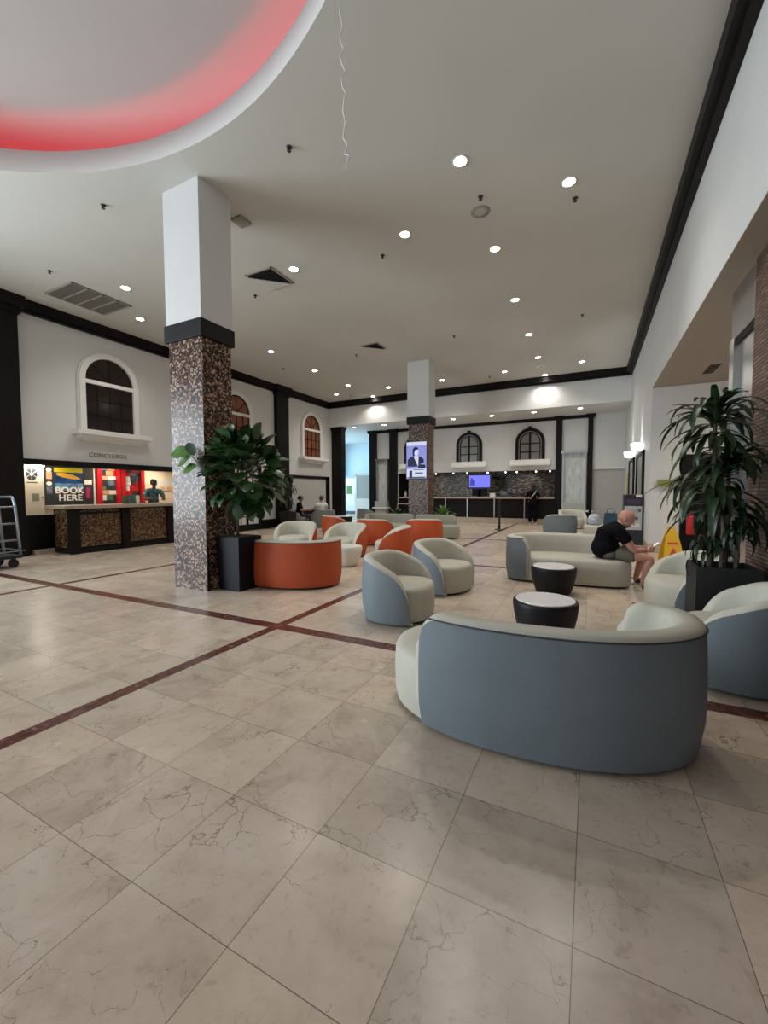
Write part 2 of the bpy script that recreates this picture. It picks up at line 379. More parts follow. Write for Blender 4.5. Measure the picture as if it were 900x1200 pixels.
# ceiling with the round opening of the cove
CX, CY, CR = -4.12, -1.08, 4.60
def ceiling():
    mb = MB(); x0, x1, y0, y1 = LX, RX, YB, BY
    angs = sorted([2 * PI * k / 128 for k in range(128)] + [math.atan2(y - CY, x - CX) % (2 * PI) for x in (x0, x1) for y in (y0, y1)])
    inn, out = [], []
    for a in angs:
        c, q = math.cos(a), math.sin(a); t = 1e9
        if c > 1e-9: t = min(t, (x1 - CX) / c)
        if c < -1e-9: t = min(t, (x0 - CX) / c)
        if q > 1e-9: t = min(t, (y1 - CY) / q)
        if q < -1e-9: t = min(t, (y0 - CY) / q)
        inn.append(mb.bm.verts.new((CX + CR * c, CY + CR * q, ZC))); out.append(mb.bm.verts.new((CX + t * c, CY + t * q, ZC)))
    n = len(angs)
    for i in range(n): mb.quad([inn[i], inn[(i + 1) % n], out[(i + 1) % n], out[i]])
    return struct(mb, 'ceiling', 'ceiling_white', 'flat off-white plaster ceiling of the lobby', 'ceiling')
ceil_o = ceiling()
LH = .27
struct(MB().lathe([(CR, 0), (CR, LH), (CR + .09, LH), (CR + .10, LH - .02), (CR + .10, .03)], (CX, CY, ZC), 128, caps=False), 'trim_1', 'lip_white', 'white upstand rim around the round ceiling cove', 'cove rim')
struct(MB().lathe([(CR + .10, .03), (CR + .62, .03), (CR + .64, .25), (CR + .58, .42), (CR + .40, .55), (CR + .1, .63), (CR - .6, .68), (CR - 2, .71), (.01, .72)], (CX, CY, ZC), 128, caps=False), 'ceiling', 'cove_white', 'raised round ceiling dome washed red at its edge', 'ceiling')
led = MB().lathe([(CR + .20, .05), (CR + .24, .05), (CR + .24, .08), (CR + .20, .08), (CR + .20, .05)], (CX, CY, ZC), 128, caps=False).build('led_strip', 'led_red')
tag(led, 'red LED strip hidden in the round ceiling cove', 'light strip', kind='structure')

# left wall with the concierge opening
def wall_left():
    mb = MB(); t = .25
    mb.box(LX - t, LX, YB, -5.1, 0, ZC); mb.box(LX - t, LX, -5.1, 1.3, 0, .5); mb.box(LX - t, LX, -5.1, 1.3, 3.9, ZC); mb.box(LX - t, LX, 1.3, 4.44, 0, ZC); mb.box(LX - t, LX, 4.44, 8.9, 2.06, ZC); mb.box(LX - t, LX, 8.9, BY + .3, 0, ZC)
    return struct(mb, 'wall_left', 'wall_white', 'white left wall with arched windows and the concierge opening', 'wall')
wall_left()
struct(MB().box(LX - .20, LX - .02, 4.44, 8.9, 0, .86), 'trim_2', 'black_paint', 'black low wall under the lit panel beside the concierge counter', 'wall panel')
struct(MB().box(LX - .26, LX + .035, 4.44, 8.9, 1.965, 2.10), 'trim_3', 'dark_wood', 'dark lintel over the concierge opening', 'lintel')
struct(MB().box(LX - .05, LX + .10, 4.55, 4.95, .0, .10), 'baseboard_left', 'stone_beige', 'short beige stone base beside the concierge counter', 'baseboard')
cr = MB()
cr.box(-12.30, -12.10, 4.3, 9.1, 0, 2.6).box(-12.3, LX - .25, 9.0, 9.1, 0, 2.6).box(-12.3, LX - .25, 4.2, 4.3, 0, 2.6)
struct(cr, 'wall_concierge', 'cream_room', 'cream wall at the back of the concierge booth', 'wall')
struct(MB().box(-12.3, LX - .25, 4.2, 9.1, 2.35, 2.4), 'ceiling', 'cream_room', 'cream ceiling of the concierge booth', 'ceiling')
# back beam, soffit, far wall
struct(MB().box(LX - .25, RX + .2, BY, BY + .18, SOF, ZC + .02), 'wall_back', 'wall_white', 'white beam band across the back of the lobby', 'wall')
struct(MB().box(-14.2, RX + .2, BY + .18, 22.5, SOF, SOF + .05), 'ceiling', 'wall_white', 'lower white ceiling behind the beam', 'ceiling')
PX = [-11.47, -9.90, -9.48, -8.80, -8.36, -1.31, -1.05, -.155, .045]
fw = MB()
fw.box(-8.37, -1.30, FY, FY + .15, 2.25, SOF)
struct(fw, 'wall_far', 'wall_white', 'white upper wall above the check-in counter', 'wall')
struct(MB().box(-9.6, -8.36, FY, FY + .12, 0, SOF).box(-1.31, -.05, FY, FY + .12, 0, SOF).box(-.05, RX + .02, FY, FY + .12, 2.28, SOF), 'wall_far', 'wall_white', 'white far wall panels beside the dark posts', 'wall')
struct(MB().box(-.02, RX + .02, FY + .02, FY + .10, .2, 2.26), 'wall_far', 'panel_grey', 'grey lower panel of the far wall at the right', 'wall panel')
struct(MB().box(-.02, RX, FY - .05, FY + .02, 2.23, 2.29).box(.03, RX, FY - .03, FY + .02, 0, .2), 'trim_4', 'window_trim', 'white ledge on the far wall at the right', 'ledge')
struct(MB().box(-8.4, -1.2, 20.0, 20.15, 0, 2.6), 'wall_far', 'backsplash', 'brown mosaic wall behind the check-in counter', 'wall')
struct(MB().box(-8.45, -8.35, FY + .1, 20.1, 0, 2.6), 'wall_far', 'black_paint', 'dark return wall at the left end of the check-in counter', 'wall')
struct(MB().box(-1.35, -1.2, FY + .1, 20.1, 0, 2.6), 'wall_far', 'black_paint', 'dark return wall at the right end of the check-in counter', 'wall')
struct(MB().box(-8.4, -1.2, FY + .15, 20.1, 2.36, 2.42), 'ceiling', 'black_paint', 'dark ceiling over the check-in counter', 'ceiling')
struct(MB().box(-9.6, .05, FY - .07, FY + .02, SOF - .13, SOF), 'trim_5', 'dark_wood', 'dark crown trim on the far wall', 'crown trim')
def post(name, x0, x1, y0, y1, z1, label, cap=.05):
    mb = MB(); mb.box(x0, x1, y0, y1, 0, z1 - .14); mb.box(x0 - cap, x1 + cap, y0 - cap, y1 + .0, z1 - .14, z1 - .07); mb.box(x0 - cap * 1.6, x1 + cap * 1.6, y0 - cap * 1.6, y1, z1 - .07, z1); mb.box(x0 - .02, x1 + .02, y0 - .02, y1, 0, .25)
    return struct(mb, name, 'dark_wood', label, 'post')
post('trim_6', -10.92, -10.38, 16.25, 16.6, SOF, 'dark post beside the daylit doorway, nearest the left wall')
post('trim_7', -9.88, -9.50, FY - .12, FY + .1, SOF, 'dark post right of the daylit doorway')
post('trim_8', -8.78, -8.38, FY - .12, FY + .1, SOF, 'dark post between the grey panel and the bottle shelf')
post('trim_9', -1.30, -1.08, FY - .14, FY + .1, SOF, 'dark post left of the water wall at the far right')
post('trim_10', -.15, .03, FY - .14, FY + .1, SOF, 'dark post right of the water wall at the far right')
# crown trim around the hall
def crown(mb, x0, x1, y0, y1, ax):
    for d, z0, z1 in ((.09, 5.20, 5.26), (.17, 5.26, ZC)):
        if ax == 'L': mb.box(LX, LX + d, y0, y1, z0, z1)
        if ax == 'R': mb.box(RX - d, RX, y0, y1, z0, z1)
        if ax == 'B': mb.box(x0, x1, BY - d, BY, z0, z1)
    return mb
struct(crown(MB(), 0, 0, YB, BY, 'L'), 'trim_11', 'dark_wood', 'dark crown trim along the left wall', 'crown trim')
struct(crown(MB(), 0, 0, YB, BY, 'R'), 'trim_12', 'dark_wood', 'dark crown trim along the right wall', 'crown trim')
struct(crown(MB(), LX, RX, 0, 0, 'B'), 'trim_13', 'dark_wood', 'dark crown trim along the back beam', 'crown trim')
def pil(name, y0, y1, label):
    mb = MB(); mb.box(LX, LX + .16, y0, y1, 0, 5.15); mb.box(LX, LX + .20, y0 - .05, y1 + .05, 5.10, 5.22); mb.box(LX, LX + .28, y0 - .10, y1 + .10, 5.22, ZC); mb.box(LX, LX + .19, y0 - .02, y1 + .02, 0, .32)
    struct(mb, name, 'dark_wood', label, 'pilaster')
pil('trim_14', 2.6, 4.40, 'dark pilaster left of the concierge opening behind the luggage cart')
pil('trim_15', 12.35, 13.03, 'dark pilaster right of the lattice door on the left wall')
struct(MB().box(LX, LX + .06, 9.0, 10.1, 0, .34).box(LX, LX + .06, 11.6, 12.35, 0, .34), 'baseboard_left', 'dark_wood', 'dark baseboard beside the lattice door', 'baseboard')
# right side: high wall, far section, alcove
struct(MB().box(RX, RX + .25, YB, 10.71, 3.6, ZC).box(RX, RX + .25, 10.71, 22.0, 0, ZC), 'wall_right', 'wall_white', 'white right wall above and beyond the lift alcove', 'wall')
struct(MB().box(RX + .25, 4.6, 10.71, 10.85, 0, 3.7), 'wall_alcove', 'alcove_white', 'cream end wall of the lift alcove', 'wall')
struct(MB().box(RX, 4.6, YB, 10.71, 3.59, 3.598), 'ceiling', 'taupe_soffit', 'taupe ceiling of the lift alcove', 'ceiling')
struct(MB().box(4.5, 4.6, 5.9, 10.8, 0, 3.65), 'wall_alcove', 'alcove_white', 'far side wall of the lift alcove', 'wall')
struct(MB().box(1.39, 1.75, YB, 5.28, 0, 3.59), 'wall_brick', 'brick_strip', 'brown narrow-tile wall at the right edge', 'wall')
struct(MB().box(RX - .012, RX, 10.71, FY, 0, .20).box(RX, 4.5, 10.695, 10.71, 0, .20), 'baseboard_right', 'stone_beige', 'beige stone baseboard of the right wall and alcove', 'baseboard')
# lift front in steel, in the plane of the tile wall
lf = MB(); lf.box(1.40, 1.70, 5.28, 6.06, 3.05, 3.59); 
el = struct(lf, 'door_1', 'steel_brushed', 'polished steel lift front beside the narrow-tile wall', 'lift door')
MB().box(1.385, 1.70, 5.90, 6.06, 0, 3.05).build('door_jamb', 'steel', el)
MB().box(1.43, 1.60, 5.28, 5.90, 0, 2.98).build('door_leaf', 'steel', el)
MB().box(1.41, 1.60, 5.28, 5.90, 2.98, 3.05).build('door_header', 'black_paint', el)
# door behind the big plant
dd = struct(MB().box(1.70, 2.62, 10.66, 10.71, 0, 2.13, .008), 'door_2', 'dark_wood', 'dark door in the alcove end wall behind the tall dracaena', 'door')
# daylit vestibule
vb = MB(); vb.box(-14.2, -14.1, 16.6, 22.5, 0, SOF); vb.box(-14.2, -9.5, 22.4, 22.5, 0, SOF); vb.box(-9.60, -9.5, FY + .1, 22.4, 0, SOF)
struct(vb, 'wall_vestibule', 'daylight_tint_wall', 'pale vestibule walls beyond the dark post at the left', 'wall')
# entrance front behind the camera
fr = MB(); fr.box(LX, RX, YB - .15, YB, 4.4, ZC)
for x in (-10.85, -8.4, -6.0, -3.6, -1.2, 1.06): fr.box(x - .06, x + .06, YB - .12, YB, 0, 4.4)
fr.box(LX, RX, YB - .10, YB - .02, 2.5, 2.6)
struct(fr, 'wall_front', 'window_trim', 'glazed entrance front of the lobby', 'wall')
# ------------------------------------------------------------------ upholstered seats
def sgnp(v, p): return math.copysign(abs(v) ** p, v)
def outline(a, b, n, bend=0.0):
    def P(t):
        x = a * sgnp(math.cos(t), 2 / n); y = b * sgnp(math.sin(t), 2 / n)
        return Vector((x, y - bend * (x / a) ** 2 + bend * .45))
    def Nn(t):
        d = P(t + 1e-3) - P(t - 1e-3); d.normalize(); return Vector((d.y, -d.x))
    return P, Nn
def even(P, t0, t1, N):
    """parameters spaced evenly along the curve"""
    K = 600; ts = [t0 + (t1 - t0) * i / K for i in range(K + 1)]; L = [0]
    for i in range(K): L.append(L[-1] + (P(ts[i + 1]) - P(ts[i])).length)
    out = []; j = 0
    for i in range(N + 1):
        s = L[-1] * i / N
        while j < K - 1 and L[j + 1] < s: j += 1
        f = (s - L[j]) / max(1e-9, L[j + 1] - L[j]); out.append(ts[j] + (ts[j + 1] - ts[j]) * f)
    return out, L[-1]
def shell_meshes(P, Nn, t0, t1, hf, N=64, zb=.03, th=.13, bulge=.02, Ht=.68):
    ts, LL = even(P, t0, t1, N)
    def pt(t, off, z):
        q = P(t) - Nn(t) * off; return (q.x, q.y, z)
    out, cus = MB(), MB()
    orow, crow = [], []
    for i, t in enumerate(ts):
        h = max(hf(t, LL * i / N, LL), zb + .012)
        bl = lambda z: -bulge * math.sin(PI * min(1, max(0, z / Ht)))
        zs = [zb + (h - .03 - zb) * k / 8 if h - .03 > zb else zb for k in range(9)]
        orow.append([out.bm.verts.new(pt(t, bl(z) + (.03 * (1 - k / 2) if k < 2 else 0) * .6, z)) for k, z in enumerate(zs)])
        e = min(1.0, (h - zb) / .12)
        sec = [(bl(h - .03), h - .03), (.006, h - .010), (.035 * e, h), (th - .045 * e, h), (th - .014, h - .013), (th, h - .045), (th + .012, h - .16), (th + .012, h - .4), (th + .012, zb)]
        crow.append([cus.bm.verts.new(pt(t, o, max(z, zb))) for o, z in sec])
    for a, b in zip(orow, orow[1:]):
        for k in range(8): out.quad([a[k], b[k], b[k + 1], a[k + 1]], True)
    for a, b in zip(crow, crow[1:]):
        for k in range(8): cus.quad([a[k], b[k], b[k + 1], a[k + 1]], True)
    # rounded closing of both ends
    for i, s in ((0, 1), (-1, -1)):
        o_, c_ = orow[i], crow[i]; t = ts[i]; tg = (P(t + 1e-3) - P(t - 1e-3)).normalized() * (-s) * .030
        oc = [cus.bm.verts.new((v.co.x, v.co.y, v.co.z)) for v in o_]
        loop = oc[:-1] + c_[:]
        cen = sum((v.co for v in loop), Vector()) / len(loop)
        inner = [cus.bm.verts.new(cen + (v.co - cen) * .80 + Vector((tg.x, tg.y, 0))) for v in loop]
        n = len(loop)
        for k in range(n): cus.quad([loop[k], loop[(k + 1) % n], inner[(k + 1) % n], inner[k]], True)
        cus.quad(inner)
    return out, cus
def drum_mesh(P, Nn, off, zt, zb=.03, N=96):
    mb = MB(); secs = [(off + .012, zb), (off, zb + .05), (off - .004, zt * .6), (off, zt - .05), (off + .012, zt - .018), (off + .045, zt), (off + .12, zt + .008)]
    rings = []
    ts, _ = even(P, 0, 2 * PI, N)
    for o, z in secs:
        rings.append([mb.bm.verts.new(((P(t) - Nn(t) * o).x, (P(t) - Nn(t) * o).y, z)) for t in ts[:-1]])
    for a, b in zip(rings, rings[1:]):
        for k in range(N): mb.quad([a[k], a[(k + 1) % N], b[(k + 1) % N], b[k]], True)
    c = mb.bm.verts.new((0, 0, zt + .012))
    for k in range(N): mb.quad([rings[-1][k], rings[-1][(k + 1) % N], c], True)
    return mb
def plinth_mesh(P, Nn, off, zt=.04, N=64):
    ts, _ = even(P, 0, 2 * PI, N); return MB().prism([tuple(P(t) - Nn(t) * off) for t in ts[:-1]], 'z', 0, zt)
def make_chair(name, fab, label, group, inner='fabric_cream', a=.455, b=.405, H=.68):
    P, Nn = outline(a, b, 2.35)
    root = empty(name, label, 'armchair', group=group)
    def hf(t, s, L):
        ang = abs(math.degrees(t) - 90)
        q = min(1, max(0, ang / 119))
        return .035 + (H - .035) * (1 - q ** 3.4) ** .40
    o, c = shell_meshes(P, Nn, math.radians(90 - 119), math.radians(90 + 119), hf, N=110, th=.10, bulge=.025, Ht=H)
    o.build('back_shell', fab, root); c.build('inner_back', inner, root)
    P2, N2 = outline(a, b, 2.35)
    drum_mesh(P2, N2, .085, .375).build('seat', inner, root)
    plinth_mesh(P, Nn, .14).build('plinth', 'plinth_black', root)
    return root
def make_sofa(name, fab, label, group, inner='fabric_cream', a=.865, b=.45, H=.68, t0=56, t1=236, bend=.11, rseam=True):
    P, Nn = outline(a, b, 2.5, bend)
    root = empty(name, label, 'sofa', group=group)
    def hf(t, s, L):
        d = min(s, L - s); r = .13
        return H if d >= r else H - r + math.sqrt(max(0, r * r - (r - d) ** 2))
    o, c = shell_meshes(P, Nn, math.radians(t0), math.radians(t1), hf, N=110, th=.14, bulge=.012, Ht=H)
    o.build('back_shell', fab, root); c.build('inner_back', inner, root)
    drum_mesh(P, Nn, .03, .385).build('seat', inner, root)
    plinth_mesh(P, Nn, .09).build('plinth', 'plinth_black', root)
    ts, _ = even(P, math.radians(t0 + 4), math.radians(t1 - 4), 90)
    MB().tube([((P(t) + Nn(t) * .003).x, (P(t) + Nn(t) * .003).y, H - .028) for t in ts], .005, 6).build('piping', 'piping_dark', root)
    return root
def face(deg): return math.radians(deg + 90)
SG, CG = 'curved two-tone sofas', 'curved two-tone tub chairs'
s1 = make_sofa('sofa', 'fabric_blue', 'large blue-backed curved sofa in the foreground, seen from behind', SG)
s1.location = (-.325, 2.55, 0); s1.rotation_euler.z = math.radians(183)
dup(s1, (-.31, 6.76, 0), math.radians(2), 'blue and cream curved sofa on which the man in the black shirt sits', SG)
s3 = make_sofa('sofa', 'fabric_orange', 'orange-backed curved sofa right behind the dark square planter', SG)
s3.location = (-4.10, 4.83, 0); s3.rotation_euler.z = math.radians(184)
c1 = make_chair('tub_chair', 'fabric_blue', 'blue and cream tub chair nearest the red floor band crossing', CG)
c1.location = (-1.81, 4.07, 0); c1.rotation_euler.z = face(4)
dup(c1, (-1.77, 5.42, 0), face(-13), 'blue and cream tub chair just behind the front blue tub chair on the left', CG)
dup(c1, (.92, 3.80, 0), face(165), 'blue-backed tub chair cut off by the right photo edge', CG)
dup(c1, (.90, 5.48, 0), face(192), 'blue and cream tub chair half hidden behind the black planter with tall dracaena', CG)
dup(c1, (-.83, 13.5, 0), face(108), 'blue tub chair seen from behind in the middle of the far floor', CG)
c2 = make_chair('tub_chair', 'fabric_orange', 'orange and cream tub chair just beyond the orange sofa, open to the front', CG)
c2.location = (-5.97, 7.40, 0); c2.rotation_euler.z = face(-72)
dup(c2, (-4.72, 7.50, 0), face(-98), 'orange and cream tub chair behind the round white table', CG)
dup(c2, (-5.02, 9.45, 0), face(95), 'orange tub chair seen from behind, left one before the long taupe sofa', CG)
dup(c2, (-3.60, 7.47, 0), face(200), 'orange and cream tub chair facing left between white table and blue chairs', CG)
dup(c2, (-3.86, 10.0, 0), face(112), 'orange tub chair seen from behind, right one before the long taupe sofa', CG)
dup(c2, (-6.75, 10.3, 0), face(60), 'orange tub chair in front of the daylit doorway', CG)
c3 = make_chair('tub_chair', 'fabric_grey', 'grey tub chair in which the person in white sits', CG, 'fabric_grey')
c3.location = (-9.42, 13.38, 0); c3.rotation_euler.z = face(150)
dup(c3, (-10.38, 13.12, 0), face(25), 'grey tub chair beside the dark pilaster and the far dracaena', CG)
dup(c3, (-8.36, 15.1, 0), face(60), 'grey tub chair near the daylit doorway, left of the long taupe sofa', CG)
c4 = make_chair('tub_chair', 'fabric_cream', 'all-cream tub chair in front of the water wall at the back', CG)
c4.location = (-.60, 16.6, 0); c4.rotation_euler.z = face(-70)
# long taupe sofa of two joined halves
def long_sofa():
    root = empty('sofa', 'long taupe sofa with a split back in front of the screen column', 'sofa', (-4.93, 11.58, 0))
    P, Nn = outline(1.55, .50, 3.2)
    for i, (a0, a1) in enumerate(((38, 89.8), (90.2, 185))):
        def hf(t, s, L):
            d = min(s, L - s); r = .03 if (s > L / 2) == (i == 0) else .10
            return .66 if d >= r else .66 - r + math.sqrt(max(0, r * r - (r - d) ** 2))
        o, c = shell_meshes(P, Nn, math.radians(a0), math.radians(a1), hf, N=60, th=.16, bulge=.01)
        o.build('back_shell', 'fabric_taupe', root); c.build('inner_back', 'fabric_taupe', root)
    drum_mesh(P, Nn, .03, .38).build('seat', 'fabric_taupe', root)
    plinth_mesh(P, Nn, .09).build('plinth', 'plinth_black', root)
    return root
long_sofa()
ott = empty('ottoman', 'low round cream ottoman carrying two bags', 'ottoman', (.42, 13.1, 0))
P_, N_ = outline(.60, .45, 2.4)
drum_mesh(P_, N_, 0, .40).build('seat', 'fabric_cream', ott); plinth_mesh(P_, N_, .08).build('plinth', 'plinth_black', ott)

# ------------------------------------------------------------------ tables
def side_table(name, loc, label, group, body='table_black'):
    r = empty(name, label, 'side table', loc, group=group)
    prof = [(.20, 0), (.212, .015), (.245, .11), (.270, .22), (.282, .31), (.284, .338), (.278, .352), (.262, .354)]
    mb = MB(); n = 120; rings = []
    for j, (rr, z) in enumerate(prof):
        rings.append([mb.bm.verts.new(((rr + (.0035 * (k % 2) if 0 < j < 5 else 0)) * math.cos(2 * PI * k / n), (rr + (.0035 * (k % 2) if 0 < j < 5 else 0)) * math.sin(2 * PI * k / n), z)) for k in range(n)])
    for a, b in zip(rings, rings[1:]):
        for k in range(n): mb.quad([a[k], a[(k + 1) % n], b[(k + 1) % n], b[k]], True)
    mb.quad(rings[0][::-1]); mb.quad(rings[-1])
    mb.build('base', body, r)
    MB().lathe([(.254, .345), (.258, .352), (.258, .360), (.254, .363)], n=64).build('table_top', 'marble_top' if body == 'table_black' else 'white_gloss', r)
    return r
TG = 'round drum side tables'
t1 = side_table('side_table', (-.36, 4.02, 0), 'black ribbed side table with white top, nearer of the pair behind the front sofa', TG)
dup(t1, (-.43, 5.88, 0), 0, 'black ribbed side table with white top, farther of the pair, by the seated man', TG)
t4 = dup(t1, (-8.28, 13.0, 0), 0, 'black side table with white top in front of the daylit doorway', TG); t4.scale = (1.35, 1.35, 1.3)
def white_table():
    r = empty('side_table', 'low white bowl-shaped round table beside the orange sofa', 'side table', (-4.00, 6.42, 0), group=TG)
    MB().lathe([(.15, 0), (.17, .012), (.225, .09), (.265, .20), (.285, .30), (.288, .335), (.280, .35)], n=56).build('base', 'white_gloss', r)
    MB().lathe([(.278, .345), (.284, .352), (.284, .362), (.276, .366)], n=56).build('table_top', 'white_gloss', r)
white_table()

# ------------------------------------------------------------------ columns
def column(name, label, x0, x1, y0, y1, zt, xo, guard=False, wx=(0, 0, 0, 0)):
    r = empty(name, label, 'column', (0, 0, 0), kind='structure')
    MB().box(x0, x1, y0, y1, 0, zt).build('tile_shaft', 'mosaic_brown', r)
    MB().box(x0 - xo + wx[0], x1 + xo + wx[1], y0 - xo, y1 + xo, zt + .23, ZC).build('white_shaft', 'wall_white', r)
    mb = MB(); mb.box(x0 - xo - .02, x1 + xo + .02, y0 - xo - .02, y1 + xo + .02, zt, zt + .23, .008); mb.build('collar', 'black_paint', r)
    if guard: MB().box(x1, x1 + .012, y0 + .005, y0 + .03, 0, .62).build('corner_guard', 'black_paint', r)
    return r
column('column', 'square mosaic-clad column with white upper shaft beside the fiddle-leaf fig', -5.315, -4.66, 3.885, 4.38, 3.425, .022, True)
column('column', 'square mosaic-clad column carrying the upright screen', -5.25, -4.585, 12.2, 12.72, 3.50, .03)
# ------------------------------------------------------------------ windows on the left wall
def arch(yc, hw, zs, n=24): return [(yc + hw * math.cos(PI * k / n), zs + hw * math.sin(PI * k / n)) for k in range(n + 1)]
def left_window(name, yc, label, pane, dark):
    hw, zb, zs = .58, 2.86, 4.10
    inn = [(yc + hw, zb)] + arch(yc, hw, zs) + [(yc - hw, zb)]
    out = [(yc + hw + .13, zb)] + arch(yc, hw + .13, zs) + [(yc - hw - .13, zb)]
    o2 = [(yc + hw + .16, zb)] + arch(yc, hw + .16, zs) + [(yc - hw - .16, zb)]
    mb = MB().ring(out, inn, 'x', LX, LX + .085).ring(o2, out, 'x', LX, LX + .045)
    root = struct(mb, name, 'window_trim', label, 'window')
    MB().prism(inn, 'x', LX + .002, LX + .018).build('pane', pane, root)
    MB().box(LX, LX + .08, yc - hw, yc + hw, 4.0, 4.09).build('transom', 'window_trim', root)
    mu = MB()
    if dark:
        for y in (-.29, 0, .29): mu.box(LX + .01, LX + .024, yc + y - .008, yc + y + .008, zb, 4.0)
        for z in (3.24, 3.62): mu.box(LX + .01, LX + .024, yc - hw, yc + hw, z - .008, z + .008)
    else:
        for y in (-.29, 0, .29): mu.box(LX + .01, LX + .035, yc + y - .014, yc + y + .014, zb, 4.0)
        for z in (3.24, 3.62): mu.box(LX + .01, LX + .035, yc - hw, yc + hw, z - .014, z + .014)
        mu.ring([(yc + hw, zb)] + arch(yc, hw, zs) + [(yc - hw, zb)], [(yc + hw - .04, zb)] + arch(yc, hw - .04, zs) + [(yc - hw + .04, zb)], 'x', LX + .01, LX + .04)
    for a in (45, 90, 135):
        c, s = math.cos(math.radians(a)), math.sin(math.radians(a)); t = .010 if dark else .014
        mu.prism([(yc - s * t, 4.09 + c * t), (yc + s * t, 4.09 - c * t), (yc + c * hw + s * t, zs + s * hw - c * t), (yc + c * hw - s * t, zs + s * hw + c * t)], 'x', LX + .01, LX + .03)
    mu.build('muntins', 'black_paint' if not dark else 'dark_wood', root)
    sl = MB().box(LX, LX + .30, yc - .88, yc + .92, 2.74, 2.86, .008).box(LX, LX + .22, yc - .78, yc + .82, 2.66, 2.74).box(LX, LX + .14, yc - .70, yc + .74, 2.60, 2.66)
    sl.build('sill', 'window_trim', root)
left_window('window_1', 6.285, 'dark arched window with white frame above the concierge sign', 'glass_dark', True)
left_window('window_2', 10.45, 'arched window with orange wooden louvres behind the fiddle-leaf fig', 'louvre_wood', False)
left_window('window_3', 14.69, 'arched window with orange wooden louvres above the framed white panel', 'louvre_wood', False)
def far_window(name, xc, label):
    hw, zb, zs = .58, 2.69, 3.42
    def A(k): return [(xc + k, zb)] + [(xc + k * math.cos(PI * i / 24), zs + k * math.sin(PI * i / 24)) for i in range(25)] + [(xc - k, zb)]
    mb = MB().ring(A(hw), A(hw - .13), 'y', FY - .06, FY)
    root = struct(mb, name, 'dark_wood', label, 'window')
    MB().ring(A(hw - .13), A(hw - .16), 'y', FY - .035, FY).build('inner_line', 'panel_grey', root)
    MB().prism(A(hw - .16), 'y', FY - .012, FY).build('pane', 'smoke_glass', root)
    mu = MB(); mu.ring(A(hw - .16), A(hw - .20), 'y', FY - .05, FY)
    mu.box(xc - .035, xc + .035, FY - .05, FY - .01, zb, zs + hw - .17)
    for z in (3.02, 3.36): mu.box(xc - hw + .17, xc + hw - .17, FY - .045, FY - .01, z - .018, z + .018)
    mu.build('muntins', 'dark_wood', root)
    MB().box(xc - .075, xc + .075, FY - .085, FY, zs + hw - .12, zs + hw + .06).build('keystone', 'dark_wood', root)
    MB().prism([(FY, 2.69), (FY - .12, 2.69), (FY - .22, 2.50), (FY - .22, 2.44), (FY, 2.44)], 'x', xc - .78, xc + .80).build('sill', 'window_trim', root)
far_window('window_4', -4.88, 'dark-framed arched window above the blue monitor')
far_window('window_5', -2.31, 'dark-framed arched window above the woman at the counter')
far_window('window_6', -7.43, 'dark-framed arched window mostly hidden by the screen column')

# lattice door and framed white panel
def lattice_door():
    y0, y1 = 10.14, 11.56
    mb = MB().box(LX, LX + .07, y0, y0 + .14, 0, 2.3).box(LX, LX + .07, y1 - .16, y1, 0, 2.3).box(LX, LX + .07, y0, y1, 2.16, 2.3).box(LX, LX + .07, y0 + .14, y1 - .16, 0, .22)
    r = struct(mb, 'door_3', 'dark_wood', 'dark door with white latticed panes behind the fiddle-leaf fig', 'door')
    MB().box(LX + .01, LX + .03, y0 + .14, y1 - .16, .22, 2.16).build('pane', 'alcove_white', r)
    mu = MB()
    for k in range(1, 4): y = y0 + .14 + k * (y1 - y0 - .30) / 4; mu.box(LX + .02, LX + .045, y - .012, y + .012, .22, 2.16)
    for k in range(1, 7): z = .22 + k * 1.94 / 7; mu.box(LX + .02, LX + .045, y0 + .14, y1 - .16, z - .012, z + .012)
    mu.box(LX + .02, LX + .05, (y0 + y1) / 2 - .05, (y0 + y1) / 2 + .05, .22, 2.16)
    mu.build('lattice', 'dark_wood', r)
lattice_door()
def white_panel():
    y0, y1, z0, z1 = 13.12, 15.99, .42, 2.07
    r = empty('framed_panel', 'large glossy white wall panel in a black frame behind the seated people', 'wall panel', (LX, 0, 0))
    f = .16
    MB().box(0, .06, y0, y1, z1 - f * .8, z1).box(0, .06, y0, y1, z0, z0 + f).box(0, .06, y0, y0 + f, z0, z1).box(0, .06, y1 - f * 1.7, y1, z0, z1).build('frame', 'black_paint', r)
    MB().box(0, .03, y0 + f, y1 - f * 1.7, z0 + f, z1 - f * .8).build('panel', 'panel_gloss', r)
white_panel()

